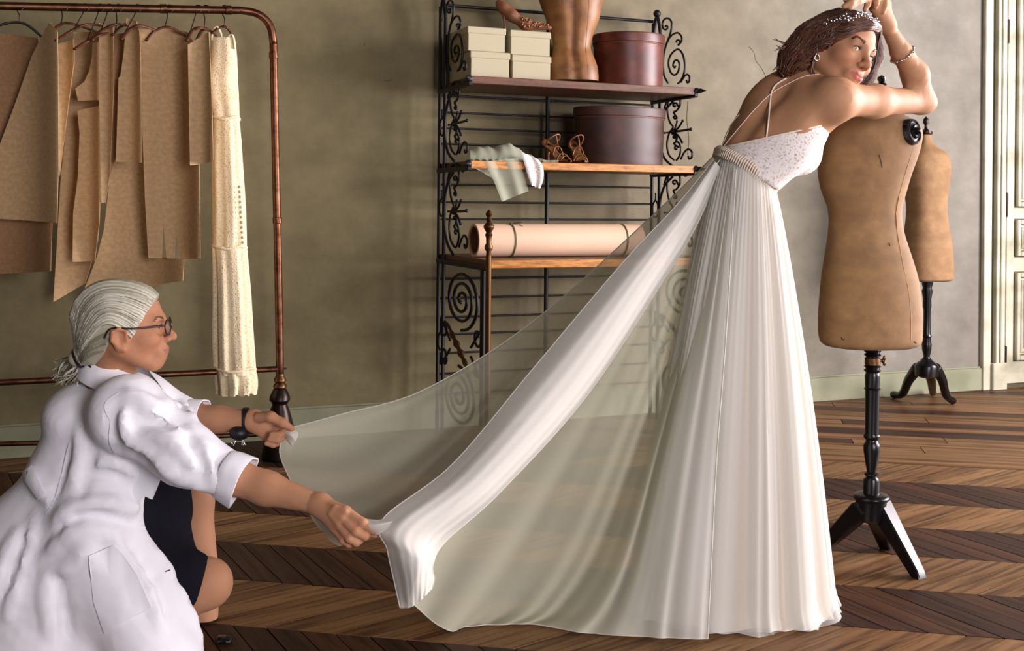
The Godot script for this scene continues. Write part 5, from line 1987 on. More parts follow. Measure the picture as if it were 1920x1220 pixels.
	for w in [[[1500, 92, 3.08], [1470, 82, 3.08], [1450, 71, 3.08]], [[1502, 98, 3.08], [1475, 92, 3.07], [1458, 88, 3.07]], [[1490, 125, 3.08], [1462, 126, 3.08], [1447, 131, 3.07]], [[1512, 84, 3.07], [1480, 86, 3.07], [1454, 92, 3.07]], [[1534, 96, 3.03], [1540, 125, 3.03], [1549, 150, 3.02]], [[1528, 104, 3.03], [1525, 130, 3.03], [1532, 150, 3.02]], [[1510, 130, 3.06], [1500, 148, 3.06], [1488, 160, 3.07]]]:
		for k in 3:
			var pts := []
			for q in w:
				pts.append(D(q[0] + rng.randf_range(-5, 5), q[1] + rng.randf_range(-4, 4), q[2]))
			wisp(hair, pts, 0.0028, dark.lerp(warm, rng.randf()))
	put("hair", hair.commit(), M.hair, t, "brown hair loosely gathered at the nape")
	# hair vine of crystals
	var eye_at := Vector3(0, EYE, 0)
	var vine := mb()
	var vp := PackedVector3Array()
	for k in 17:
		var x := lerpf(1540, 1646, k / 16.0)
		var y := curve([[1540, 45], [1560, 39], [1590, 36], [1615, 31], [1632, 36], [1646, 46]], x)
		vp.append(hm.hit(eye_at, ray(x, y), 0.003, 2.7))
	vine.tube(smooth(vp, 3), 0.0012, 5)
	for k in 44:
		var p := along(vp, 0.03 + 0.96 * k / 43.0) + Vector3(rng.randf_range(-0.003, 0.003), rng.randf_range(-0.009, 0.009), 0.003)
		if k % 5 == 2:
			for a in 4:
				var dd := Vector3(cos(a * 1.6 + k), sin(a * 1.6 + k), 0.5) * 0.006
				vine.ball(p + dd, Vector3(0.0038, 0.0022, 0.0012), Basis(Vector3.BACK, a * 1.6 + k), 6, 4)
		else:
			vine.ball(p, Vector3.ONE * rng.randf_range(0.0011, 0.0023), Basis(), 6, 4)
	put("hair_vine", vine.commit(), M.crystal, t, "sparkling crystal hair vine")
	# earring and bracelet
	var er := mb()
	var top := hd.P(-0.080, -0.040, 0.0)
	var drop := PackedVector3Array()
	for k in 21:
		var a := TAU * k / 20.0
		drop.append(top + Vector3(sin(a) * 0.0058 * (1.0 - 0.45 * cos(a)), -0.014 + cos(a) * 0.0095, 0.004))
	er.tube(drop, 0.0016, 6)
	er.tube(V([top + Vector3(0, 0.004, 0.002), top + Vector3(0, -0.005, 0.004)]), 0.0009, 5)
	put("earring", er.commit(), M.silver, t, "silver drop earring")
	var br := mb()
	var bc := D(1692, 102, 3.163)
	var ax := (wr - D(1716, 140, 3.20)).normalized()
	var bf := frame(bc, ax.cross(Vector3.BACK), ax).basis
	var ring := PackedVector3Array()
	for k in 31:
		var a := TAU * k / 30.0
		var p := bc + bf * Vector3(cos(a) * 0.034, 0.006 * sin(a), sin(a) * 0.034)
		ring.append(p)
		br.ball(p, Vector3.ONE * (0.0024 + 0.0012 * (k % 3)), Basis(), 6, 4)
	br.tube(ring, 0.0011, 5)
	put("bracelet", br.commit(), M.silver, t, "thin beaded bracelet")
	# bodice
	var bo := SDF.new()
	trunk.call(bo, 0.006)
	bo.plane(D(1440, 257, z), (ray(1540, 234)).cross(ray(1350, 276)), 0.003)
	bo.plane(D(1400, 318, z), (ray(1348, 284)).cross(ray(1456, 356)), 0.003)
	var bm := mb()
	bo.mesh(bm, c1 - Vector3(0.24, 0.24, 0.24), c1 + Vector3(0.24, 0.24, 0.24), 0.006)
	put("bodice", bm.commit(), M.bodice, t, "white lace bodice")
	# edge piping along the top of the bodice, and straps crossing the bare back
	var pp := PackedVector3Array()
	for k in 14:
		var x := lerpf(1352, 1540, k / 13.0)
		pp.append(bo.hit(eye_at, ray(x, lerpf(277.5, 235.5, (x - 1350.0) / 190.0)), 0.001, 2.7))
	var pi := mb()
	pi.tube(smooth(pp, 3), 0.0026, 6)
	put("neckline_edge", pi.commit(), M.satin, t)
	for line in [[[1437, 258, 4], [1441, 225, 4], [1444, 190, 4], [1447, 172, 3], [1456, 158, 2.4], [1475, 146, 2.4]], [[1358, 273, 2], [1385, 240, 2], [1415, 205, 2], [1445, 176, 2.2], [1475, 158, 2.4], [1508, 143, 3], [1536, 139, 3]], [[1354, 274, 2], [1360, 255, 2], [1371, 233, 2], [1386, 214, 2]]]:
		var pts := PackedVector3Array()
		var rr := []
		for q in line:
			pts.append(s.hit(eye_at, ray(q[0], q[1]), 0.0015, 2.7))
			rr.append(q[2] * 0.0009)
		var sm := smooth(pts, 4)
		var st := mb()
		st.tube(sm, 0.0006 * line[0][2], 6)
		put("strap", st.commit(), M.satin, t)
	gown(t)
	settle(t, hip)

# skirt and train of tulle over a lining
func gown(t: Node3D) -> void:
	var top_c := D(1399, 317, 3.10)
	var ea := Vector3(0.82, -0.56, 0.0)
	var hem_c := Vector3(D(1380, 1130, 3.02).x, 0.0, -3.02)
	var layer := func(called: String, inset: float, m_: Material, n: int, rows_n: int, sd: float, alpha: float) -> void:
		var soft := 0.45 if alpha >= 1.0 else 1.0
		var rows := []
		var cols := []
		for i in rows_n + 1:
			var v := i / float(rows_n)
			var row := PackedVector3Array()
			var cc := []
			for k in n:
				var a := TAU * k / n
				var f := 0.6 * sin(a * 9.0 + sd + 1.4 * sin(a * 3.0 + sd)) + 0.4 * sin(a * 17.0 + sd * 2.0 + 2.1 * sin(a * 2.0 + v)) + 0.35 * pow(absf(sin(a * 14.0 + sd * 3.0 + 2.0 * sin(a * 5.0))), 6.0)
				var fine := sin(a * 67.0 + sd + 2.0 * sin(a * 7.0)) * 0.0022 * exp(-v * 3.0) * minf(1.0, v * 12.0)
				var ring := top_c + ea * (cos(a) * (0.094 - inset * 0.5)) + Vector3.BACK * (sin(a) * (0.098 - inset * 0.5))
				var hx := 0.262 if cos(a) > 0 else 0.285
				var low := hem_c + Vector3(cos(a) * (hx - inset), 0.006 + 0.006 * sin(a * 9.0 + sd), sin(a) * (0.185 - inset))
				var w := pow(v, 0.92)
				var p := ring.lerp(low, w)
				p.y = lerpf(ring.y, low.y, v)
				p += Vector3(cos(a), 0, sin(a)) * (sin(v * PI) * 0.012 + f * (0.002 + 0.012 * v) * minf(1.0, v * 6.0) * soft + fine)
				if v > 0.97:
					p += Vector3(cos(a), 0, sin(a)) * 0.012 * (v - 0.97) / 0.03
				row.append(p)
				cc.append(Color(1, 1, 1, clampf(alpha + 0.18 * f, 0.12, 1.0)))
			rows.append(row)
			cols.append(cc)
		var m := mb()
		m.grid(rows, true, true, 1, 1, cols)
		put(called, m.commit(), m_, t)
	layer.call("skirt_lining", 0.022, M.lining, 220, 44, 0.4, 1.0)
	layer.call("tulle_layer", 0.010, M.tulle, 300, 44, 1.9, 0.55)
	layer.call("tulle_layer", -0.004, M.tulle, 340, 48, 4.3, 0.42)
	# gathered seam where bodice and skirt meet
	var gs := mb()
	for k in 90:
		var a := TAU * k / 90.0
		var p := top_c + ea * (cos(a) * 0.097) + Vector3.BACK * (sin(a) * 0.101)
		var out := (ea * cos(a) + Vector3.BACK * sin(a))
		gs.tube(V([p + Vector3(0.006, 0.009, 0) + out * 0.001, p + out * 0.005, p - Vector3(0.008, 0.018, 0) + out * 0.004]), [0.0022, 0.0035, 0.0012], 5)
	put("gathered_seam", gs.commit(), M.lining, t)
	# train: each sheet is a table of threads (from the waist to the hem), [pixel x, y, depth] along each
	train_sheet(t, "train_sheet", [
		[[1342, 288, 3.20], [1236, 392, 3.19], [1005, 598, 3.12], [800, 728, 3.02], [640, 776, 2.95], [539, 803, 2.90]],
		[[1344, 289, 3.18], [1216, 428, 3.12], [985, 645, 3.02], [785, 780, 2.93], [640, 850, 2.88], [525, 850, 2.86]],
		[[1346, 291, 3.15], [1200, 455, 3.05], [970, 690, 2.92], [790, 850, 2.82], [665, 925, 2.76], [562, 930, 2.75]],
		[[1349, 294, 3.10], [1190, 478, 2.99], [975, 715, 2.84], [815, 880, 2.71], [715, 965, 2.64], [615, 1000, 2.64]],
		[[1352, 297, 3.06], [1195, 488, 2.95], [1010, 715, 2.80], [860, 880, 2.66], [760, 960, 2.56], [706, 990, 2.52]]], 60, 70, 0.004, 5.0, 0.74, 0.06)
	train_sheet(t, "train_sheet", [
		[[1350, 300, 3.12], [1215, 470, 3.06], [1045, 715, 2.93], [885, 910, 2.78], [806, 1020, 2.68], [768, 1126, 2.66]],
		[[1354, 302, 3.10], [1250, 500, 3.08], [1110, 760, 3.02], [985, 970, 2.95], [895, 1110, 2.88], [842, 1182, 2.83]],
		[[1357, 304, 3.09], [1272, 520, 3.10], [1160, 790, 3.06], [1060, 1010, 3.00], [985, 1130, 2.93], [930, 1176, 2.87]],
		[[1360, 306, 3.08], [1290, 540, 3.08], [1205, 800, 3.04], [1120, 1030, 2.97], [1050, 1140, 2.91], [1000, 1170, 2.87]],
		[[1364, 308, 3.06], [1306, 560, 3.02], [1240, 810, 2.97], [1180, 1030, 2.90], [1140, 1130, 2.86], [1100, 1187, 2.82]],
		[[1368, 310, 3.03], [1320, 580, 2.97], [1265, 820, 2.91], [1225, 1030, 2.85], [1205, 1130, 2.82], [1195, 1192, 2.80]],
		[[1374, 313, 3.01], [1340, 600, 2.93], [1310, 830, 2.87], [1285, 1030, 2.81], [1275, 1130, 2.79], [1270, 1196, 2.785]],
		[[1380, 318, 3.00], [1362, 620, 2.90], [1345, 840, 2.85], [1335, 1030, 2.80], [1330, 1130, 2.785], [1327, 1197, 2.78]]], 60, 170, 0.006, 13.0, 0.70, 0.14)
	# the doubled fold that runs to the near hand and hangs down from it
	train_sheet(t, "train_fold", [
		[[1338, 300, 3.05], [1268, 385, 3.00], [1165, 495, 2.92], [1000, 690, 2.79], [850, 868, 2.65], [718, 972, 2.52], [726, 1030, 2.51], [738, 1085, 2.52], [750, 1139, 2.53]],
		[[1341, 303, 3.03], [1278, 395, 2.97], [1188, 505, 2.88], [1030, 705, 2.74], [875, 885, 2.60], [750, 985, 2.49], [752, 1040, 2.47], [762, 1090, 2.48], [766, 1138, 2.51]],
		[[1346, 308, 3.03], [1290, 408, 2.97], [1213, 515, 2.88], [1068, 725, 2.74], [905, 905, 2.59], [790, 1000, 2.50], [784, 1050, 2.46], [782, 1092, 2.47], [782, 1130, 2.51]],
		[[1350, 314, 3.05], [1300, 420, 3.00], [1236, 522, 2.92], [1096, 732, 2.79], [930, 918, 2.63], [822, 1008, 2.55], [803, 1055, 2.50], [800, 1090, 2.51], [797, 1116, 2.52]],
		[[1352, 318, 3.08], [1304, 426, 3.04], [1242, 528, 2.98], [1100, 742, 2.86], [938, 922, 2.70], [836, 1014, 2.60], [812, 1058, 2.55], [814, 1085, 2.56], [810, 1102, 2.56]]], 110, 44, 0.0016, 8.0, 0.86, 0.07)
	# the gathered bit between the fingers of the near hand, and the corner below it
	train_sheet(t, "pinched_cloth", [
		[[688, 972, 2.50], [706, 974, 2.49], [728, 972, 2.49]],
		[[686, 984, 2.485], [706, 985, 2.47], [735, 978, 2.47]],
		[[688, 1000, 2.50], [708, 1002, 2.49], [722, 994, 2.49]]], 12, 14, 0.001, 6.0, 0.97, 0.02)
	train_sheet(t, "loose_corner", [
		[[583, 960, 2.62], [598, 985, 2.61], [618, 1012, 2.60], [636, 1024, 2.60]],
		[[598, 958, 2.60], [614, 978, 2.59], [634, 1006, 2.58], [650, 1019, 2.58]],
		[[618, 958, 2.60], [630, 974, 2.59], [644, 998, 2.58], [656, 1010, 2.58]]], 14, 12, 0.002, 6.0, 0.75, 0.05)
	train_sheet(t, "pinched_cloth", [
		[[530, 802, 2.89], [545, 804, 2.88], [560, 811, 2.88]],
		[[531, 810, 2.88], [545, 815, 2.86], [556, 824, 2.87]],
		[[533, 818, 2.885], [540, 826, 2.88], [547, 836, 2.88]]], 12, 12, 0.002, 9.0, 0.8, 0.08)

func train_sheet(t: Node3D, called: String, table: Array, nu: int, nv: int, ripple: float, waves: float, alpha: float, vary: float) -> void:
	var threads := []
	for th in table:
		var pts := PackedVector3Array()
		for q in th:
			var p := D(q[0], q[1], q[2])
			p.y = maxf(p.y, 0.006)
			pts.append(p)
		threads.append(pts)
	# shade painted into the net: darker olive on the train, whitening towards the skirt
	var shade_tint := Color(0.80, 0.81, 0.66) if called == "train_sheet" or called == "loose_corner" else Color.WHITE
	var rows := []
	var cols := []
	for i in nv + 1:
		var v := i / float(nv)
		var row := PackedVector3Array()
		var cc := []
		for j in nu + 1:
			var u := j / float(nu)
			var across := PackedVector3Array()
			for th in threads:
				across.append(along(th, u))
			var p := along(across, v)
			var f := sin(v * waves * TAU * 0.5 + 1.7 * sin(v * 9.0)) + 0.5 * sin(v * waves * 1.9 * TAU * 0.5 + 2.0 + u)
			p += Vector3(0.25, 0.25, 0.93) * (f * ripple * (0.35 + u) * minf(1.0, v * (1.0 - v) * 14.0))
			p.y = maxf(p.y, 0.004)
			row.append(p)
			cc.append(Color(shade_tint.r, shade_tint.g, shade_tint.b, 1.0).lerp(Color.WHITE, smoothstep(0.45, 0.95, v) if nv > 100 else 0.0) * Color(1, 1, 1, clampf(alpha + vary * f * 0.6, 0.1, 1.0)))
		rows.append(row)
		cols.append(cc)
	var m := mb()
	m.grid(rows, false, false, 1, 1, cols)
	if called == "train_sheet" or called == "train_fold":        # rolled edges
		var hem := PackedVector3Array()
		for row in rows:
			hem.append(row[nu])
		for edge in [hem, rows[0], rows[nv]]:
			var cc := []
			cc.resize(edge.size())
			cc.fill(Color(1, 1, 1, 0.8))
			m.tube(edge, 0.0016, 5, 1.0, Vector3.ZERO, cc)
	put(called, m.commit(), M.tulle, t)

func seamstress() -> void:
	var z := 2.78
	var t := thing("person", "grey-haired woman in white coat and glasses, crouching and spreading the train", "person")
	var base := lin(0.69, 0.505, 0.38)
	var eye_at := Vector3(0, EYE, 0)
	var hd := Head.new()
	var hz := Vector3(0.975, 0.085, -0.20).normalized()
	var hy := (Vector3.UP - hz * hz.y).normalized()
	hd.sc = Vector3(1.0, 0.90, 1.0)
	hd.xf = Transform3D(Basis(hy.cross(hz), hy, hz), Vector3.ZERO)
	hd.xf.origin = D(300, 612, z - 0.04) - hd.xf.basis * Vector3(-0.0315, 0, 0.086)
	var neck := D(214, 738, z + 0.02)
	# ---- body
	var s := SDF.new()
	var ns := D(240, 775, 2.65)
	var fs := D(262, 752, 2.95)
	s.limb(neck, hd.P(0, -0.05, -0.035), 0.052, 0.048, 0.05)
	s.limb(ns, fs, 0.06, 0.06, 0.05)
	s.limb(D(205, 790, z), D(150, 910, 2.80), 0.11, 0.10, 0.05)
	s.limb(D(150, 910, 2.80), D(110, 1050, 2.82), 0.10, 0.14, 0.06)
	var elb := D(436, 893, 2.58)
	var wri := D(600, 946, 2.54)
	s.limb(ns, elb, 0.05, 0.042, 0.03)
	s.limb(elb, D(500, 915, 2.57), 0.040, 0.0375, 0.02)
	s.limb(D(500, 915, 2.57), wri, 0.0375, 0.0235, 0.02)
	var elf := D(352, 780, 2.95)
	var wrf := D(474, 788, 2.91)
	s.limb(fs, elf, 0.05, 0.040, 0.03)
	s.limb(elf, D(410, 786, 2.93), 0.037, 0.0335, 0.02)
	s.limb(D(410, 786, 2.93), wrf, 0.0335, 0.026, 0.02)
	# near leg: thigh, knee close to the floor, shin folded back
	s.limb(D(120, 1065, 2.78), D(388, 1092, 2.75), 0.10, 0.058, 0.04)
	s.limb(D(388, 1095, 2.75), D(250, 1185, 2.80), 0.054, 0.04, 0.03)
	# far leg: knee up, foot on the floor
	s.limb(D(140, 1050, 2.92), D(355, 935, 2.95), 0.10, 0.058, 0.04)
	s.limb(D(360, 938, 2.95), D(378, 1090, 2.93), 0.052, 0.045, 0.03)
	s.limb(D(378, 1090, 2.93), D(384, 1160, 2.90), 0.045, 0.034, 0.03)
	var plain_skin := func(_p: Vector3) -> Color: return base
	var body := mb()
	s.mesh(body, Vector3(-1.25, 0.0, -3.10), Vector3(-0.38, 1.05, -2.42), 0.0115, plain_skin)
	var f := SDF.new()
	head_field(f, hd, 1.0, Vector3(0.0, -0.014, 0.008))
	f.limb(neck, hd.P(0, -0.05, -0.035), 0.052, 0.048, 0.025)
	var hc := hd.P(0, 0, 0)
	f.mesh(body, hc - Vector3(0.14, 0.16, 0.13), hc + Vector3(0.14, 0.15, 0.13), 0.0031, skin_tint(hd, base, lin(0.60, 0.39, 0.32), lin(0.69, 0.45, 0.33)))
	# ---- near hand, gripping the cloth
	var nh := SDF.new()
	nh.limb(D(556, 932, 2.555), wri, 0.0275, 0.0235, 0.01)
	for e in [[648, 958, 2.50, 0.0125], [642, 971, 2.495, 0.0125], [634, 982, 2.50, 0.0115], [626, 990, 2.51, 0.0105]]:
		nh.limb(wri, D(e[0], e[1], e[2]), 0.0195, e[3], 0.016)
	finger(nh, [[648, 958, 2.50], [680, 980, 2.485], [700, 993, 2.495], [708, 996, 2.505]], 0.0115, 0.0078, 0.005)
	finger(nh, [[642, 971, 2.495], [667, 996, 2.475], [684, 1005, 2.49], [690, 1003, 2.50]], 0.0110, 0.0076, 0.004)
	finger(nh, [[634, 982, 2.50], [655, 1009, 2.475], [668, 1017, 2.485], [676, 1014, 2.495]], 0.0104, 0.0072, 0.004)
	finger(nh, [[626, 990, 2.51], [643, 1012, 2.485], [654, 1020, 2.49], [663, 1018, 2.50]], 0.0092, 0.0066, 0.004)
	finger(nh, [[612, 962, 2.545], [648, 985, 2.545], [680, 997, 2.525], [702, 1001, 2.52]], 0.0150, 0.0085, 0.010)
	for e in [[648, 958], [642, 970], [634, 981]]:     # tendons on the back of the hand
		nh.path([D(606, 945, 2.525), D((606 + e[0]) / 2.0, (945 + e[1]) / 2.0, 2.498), D(e[0], e[1], 2.488)], [0.004, 0.0048, 0.0055], 0.006)
	nh.mesh(body, D(548, 1035, 2.66), D(722, 905, 2.42), 0.0031, plain_skin)
	# ---- far hand, thumb and forefinger pinching the hem
	var fh := SDF.new()
	fh.limb(D(448, 787, 2.92), wrf, 0.0275, 0.026, 0.01)
	for e in [[508, 786, 2.91, 0.0125], [508, 797, 2.905, 0.0125], [504, 808, 2.90, 0.0115], [497, 818, 2.90, 0.0105]]:
		fh.limb(wrf, D(e[0], e[1], e[2]), 0.020, e[3], 0.016)
	finger(fh, [[508, 785, 2.92], [533, 800, 2.91], [545, 813, 2.895], [543, 820, 2.89]], 0.0104, 0.0076, 0.003)
	finger(fh, [[507, 799, 2.905], [531, 810, 2.878], [524, 815, 2.862], [510, 814, 2.860]], 0.0100, 0.0076, 0.002)
	finger(fh, [[502, 809, 2.90], [527, 821, 2.872], [520, 825, 2.858], [506, 823, 2.856]], 0.0098, 0.0074, 0.002)
	finger(fh, [[496, 819, 2.90], [518, 831, 2.872], [512, 834, 2.860], [500, 831, 2.858]], 0.0088, 0.0066, 0.002)
	finger(fh, [[486, 782, 2.885], [508, 781, 2.862], [530, 792, 2.862], [547, 803, 2.870]], 0.0140, 0.0080, 0.008)
	fh.mesh(body, D(444, 850, 3.02), D(560, 755, 2.80), 0.0031, plain_skin)
	put("body", body.commit(), M.skin, t)
	for e in [-1.0, 1.0]:
		eye(t, hd, e, Vector3(1.0, 0.12, 0.12), lin(0.24, 0.22, 0.18))
	lashes_and_brows(t, f, hd, lin(0.40, 0.29, 0.21), 0.0004, 0.5)
	# ---- glasses
	var gl := mb()
	var ln := mb()
	for e in [-1.0, 1.0]:
		var rim := PackedVector3Array()
		var c := hd.P(0.033 * e, -0.004, 0.1045)
		for k in 29:
			var a := TAU * k / 28.0
			rim.append(c + hd.xf.basis * Vector3(cos(a) * 0.0245, sin(a) * 0.0185, -0.004 * cos(a) * e))
		gl.tube(rim, 0.0019, 6)
		ln.face(rim.slice(0, 28))
		gl.tube(smooth(V([hd.P(0.057 * e, 0.004, 0.100), hd.P(0.066 * e, 0.005, 0.088), hd.P(0.078 * e, 0.006, 0.03), hd.P(0.080 * e, 0.012, -0.02), hd.P(0.078 * e, -0.012, -0.038)]), 6), 0.0024, 6, 1.0)
	gl.tube(smooth(V([hd.P(-0.010, 0.003, 0.1065), hd.P(0, 0.007, 0.110), hd.P(0.010, 0.003, 0.1065)]), 4), 0.0018, 6)
	var gn := put("glasses", gl.commit(), M.tortoise, t, "brown framed glasses")
	put("lenses", ln.commit(), M.lens, gn)
	# ---- hair
	var hm := SDF.new()
	hm.ell(hd.P(0, 0.040, -0.024), Vector3(0.082, 0.087, 0.100), 0.02, hd.xf.basis)
	hm.ell(hd.P(0, 0.062, 0.030), Vector3(0.064, 0.046, 0.060), 0.03, hd.xf.basis)
	hm.ell(hd.P(0, -0.025, -0.06), Vector3(0.062, 0.05, 0.05), 0.03, hd.xf.basis)
	hm.plane(hd.P(0, 0.066, 0.078), hd.xf.basis * Vector3(0.0, -0.66, 0.75), 0.012)
	for e in [-1.0, 1.0]:
		hm.limb(hd.P(0.064 * e, 0.035, 0.040), hd.P(0.068 * e, -0.016, 0.022), 0.008, 0.003, 0.015)
	hm.path([hd.P(0, -0.055, -0.09), hd.P(0, -0.068, -0.118)], [0.035, 0.020], 0.03)
	var hair := mb()
	var grey := lin(0.66, 0.65, 0.56)
	var pale := lin(0.86, 0.85, 0.79)
	var deep := lin(0.42, 0.40, 0.33)
	var tone := func(_p: Vector3) -> Color: return grey
	hm.mesh(hair, hc - Vector3(0.17, 0.14, 0.13), hc + Vector3(0.14, 0.16, 0.13), 0.0042, tone)
	var tie := hd.P(0, -0.068, -0.115)
	for k in 300:
		var u := rng.randf()
		var side := -1.0 if rng.randf() < 0.78 else 1.0
		var a := hd.P(side * lerpf(0.0, 0.074, sqrt(u)), curve([[0.0, 0.094], [0.3, 0.082], [0.55, 0.052], [0.8, 0.012], [1.0, -0.022]], u) + rng.randf_range(-0.006, 0.004), curve([[0.0, 0.096], [0.3, 0.090], [0.55, 0.073], [0.8, 0.046], [1.0, 0.022]], u))
		var psi := u * 1.75
		var mid := hd.P(side * 0.088 * sin(psi), 0.038 + 0.095 * cos(psi), -0.055 + 0.02 * u)
		var end := tie + hd.xf.basis * Vector3(side * 0.012, rng.randf_range(-0.012, 0.02), 0.012)
		var c := grey.lerp(pale, rng.randf()) if rng.randf() < 0.72 else grey.lerp(deep, rng.randf())
		lock(hair, hm, a, end, (mid - (a + end) * 0.5), rng.randf_range(0.0020, 0.0042), c, 14, 0.001)
	for k in 90:
		var u := rng.randf()
		var a := hd.P(-0.074 + 0.012 * u, lerpf(0.0, -0.062, u) + rng.randf_range(-0.006, 0.006), lerpf(-0.022, -0.045, u) - 0.02 * rng.randf())
		var end := tie + hd.xf.basis * Vector3(-0.014, rng.randf_range(-0.014, 0.006), 0.012)
		lock(hair, hm, a, end, hd.xf.basis * Vector3(-0.02, 0.006 - 0.012 * u, -0.012), rng.randf_range(0.0020, 0.0038), grey.lerp(deep, rng.randf() * 0.8), 8, 0.001)
	var loose := [[[165, 664, 2.79], [150, 668, 2.79], [128, 676, 2.79], [112, 684, 2.80]], [[168, 672, 2.77], [150, 684, 2.76], [130, 698, 2.76], [116, 712, 2.77]], [[172, 676, 2.76], [158, 694, 2.75], [146, 712, 2.75], [140, 722, 2.76]], [[170, 670, 2.78], [140, 672, 2.78], [120, 690, 2.78], [110, 706, 2.79]], [[172, 670, 2.76], [164, 690, 2.74], [160, 706, 2.74], [150, 716, 2.75]], [[170, 668, 2.79], [156, 676, 2.79], [136, 690, 2.79], [124, 716, 2.79]]]
	for w in loose:
		for k in 20:
			var pts := []
			for i in w.size():
				var j: float = 2.0 + i * 4.0
				pts.append(D(w[i][0] + rng.randf_range(-j, j), w[i][1] + rng.randf_range(-j, j) * 0.8, w[i][2] + rng.randf_range(-0.012, 0.012)))
			wisp(hair, pts, rng.randf_range(0.0022, 0.0045), grey.lerp(pale, rng.randf()) if rng.randf() < 0.6 else grey.lerp(deep, rng.randf()))
	put("hair", hair.commit(), M.hair, t, "grey hair tied in a loose low ponytail")
	var ht := mb()
	var tf := frame(tie, hd.xf.basis.x, hd.xf.basis * Vector3(0, -0.35, -1)).basis
	var tr := PackedVector3Array()
	for k in 17:
		var a := TAU * k / 16.0
		tr.append(tie + tf * Vector3(cos(a) * 0.021, 0, sin(a) * 0.021))
	ht.tube(tr, 0.0055, 8)
	ht.tube(smooth(V([tie + tf * Vector3(0.0, 0.0, 0.02), D(172, 690, 2.72), D(171, 704, 2.72)]), 4), [0.003, 0.0015], 5)
	put("hair_tie", ht.commit(), M.satin_black, t)
	# ---- white coat
	var c := SDF.new()
	c.limb(D(196, 815, z), D(152, 905, 2.80), 0.122, 0.122, 0.05)
	c.ell(D(165, 770, 2.82), Vector3(0.10, 0.075, 0.15), 0.05)
	c.limb(ns, fs, 0.080, 0.075, 0.06)
	c.limb(D(192, 748, z + 0.02), D(222, 756, z), 0.064, 0.076, 0.04)
	c.limb(D(152, 905, 2.80), D(105, 1060, 2.82), 0.122, 0.20, 0.06)
	c.limb(D(215, 880, 2.72), D(170, 960, 2.70), 0.09, 0.10, 0.05)
	c.limb(D(105, 1060, 2.82), D(130, 1330, 2.80), 0.20, 0.28, 0.06)
	c.limb(D(60, 1010, 2.80), D(10, 1200, 2.85), 0.10, 0.15, 0.08)
	c.limb(D(185, 1010, 2.70), D(296, 1232, 2.66), 0.10, 0.105, 0.06)
	c.limb(D(110, 1060, 2.76), D(262, 1120, 2.70), 0.14, 0.095, 0.06)
	c.limb(ns, D(345, 850, 2.60), 0.086, 0.069, 0.04)
	c.limb(D(345, 850, 2.60), D(428, 890, 2.58), 0.069, 0.053, 0.03)
	c.limb(fs, D(358, 781, 2.95), 0.070, 0.045, 0.04)
	# lapel edge and turned corner
	c.limb(D(245, 790, 2.66), D(292, 880, 2.70), 0.05, 0.012, 0.03)
	c.limb(D(205, 950, 2.64), D(260, 952, 2.66), 0.03, 0.006, 0.03)
	var fresh := SDF.new()
	for k in c.all:
		fresh.add(c.kind[k], c.op[k], c.A[k], c.B[k], c.IL[k], c.R1[k], c.DR[k], c.K[k], c.IV[k])
	# folds: raised (r > 0) and drawn-in (r < 0) lines, traced on the cloth
	for fl in [
		[0.012, [[240, 740], [266, 752], [292, 768], [318, 790], [340, 812]]], [0.010, [[226, 772], [232, 800], [250, 828], [280, 850], [320, 870]]], [-0.010, [[220, 752], [208, 780], [208, 812], [226, 838], [252, 852]]],
		[-0.009, [[268, 790], [300, 800], [330, 818], [352, 842]]], [0.009, [[280, 812], [316, 824], [346, 846], [372, 878]]], [-0.007, [[352, 816], [376, 846], [392, 886]]], [0.008, [[374, 828], [398, 858], [412, 900]]], [-0.006, [[402, 846], [416, 872], [420, 902]]], [0.008, [[262, 852], [300, 874], [345, 898], [395, 914]]],
		[-0.014, [[200, 848], [240, 852], [290, 880]]], [0.011, [[170, 872], [210, 872], [250, 884], [280, 896]]], [-0.008, [[160, 892], [200, 890], [240, 902]]], [0.015, [[110, 972], [150, 948], [205, 946], [258, 958]]], [-0.014, [[90, 1010], [145, 976], [200, 974], [250, 984]]], [0.014, [[84, 1046], [135, 1002], [190, 996], [230, 1006]]],
		[0.018, [[92, 1070], [126, 1062], [160, 1036], [170, 1016]]], [-0.016, [[102, 1078], [108, 1120], [118, 1180], [136, 1215]]], [0.014, [[88, 1084], [90, 1130], [98, 1190]]], [0.014, [[66, 975], [36, 1050], [18, 1150]]], [-0.013, [[48, 985], [20, 1060], [0, 1120]]], [-0.006, [[140, 830], [120, 880], [92, 950]]], [0.010, [[58, 880], [75, 905], [95, 935]]],
		[0.011, [[204, 1008], [250, 1048], [284, 1104], [300, 1170]]], [-0.010, [[234, 1006], [268, 1048], [306, 1112], [318, 1160]]], [0.010, [[296, 1040], [338, 1112], [372, 1190]]], [0.010, [[312, 756], [340, 766], [362, 778]]], [-0.007, [[300, 770], [328, 782], [352, 800]]], [0.008, [[150, 800], [150, 850], [140, 900]]], [-0.007, [[172, 850], [160, 890], [150, 930]]], [0.009, [[30, 1000], [0, 1070], [-20, 1150]]]]:
		var pts := []
		var rr := []
		var r: float = absf(fl[0])
		var q := PackedVector3Array()
		for p in fl[1]:
			q.append(fresh.hit(eye_at, ray(p[0], p[1]), -r * 0.35 if fl[0] > 0 else r * 0.55, 2.2))
		var sm := smooth(q, 2)
		for i in sm.size():
			pts.append(sm[i])
			rr.append(r * ((0.45 + 0.55 * sin(PI * (i + 0.5) / sm.size())) if fl[0] > 0 else sin(PI * (i + 0.4) / sm.size())))
		c.path(pts, rr, 0.026 if fl[0] > 0 else 0.020, 0 if fl[0] > 0 else 1)
	c.noise = noise(FastNoiseLite.TYPE_SIMPLEX_SMOOTH, 7.0, 3, 5)
	c.amp = 0.0015
	var coat := mb()
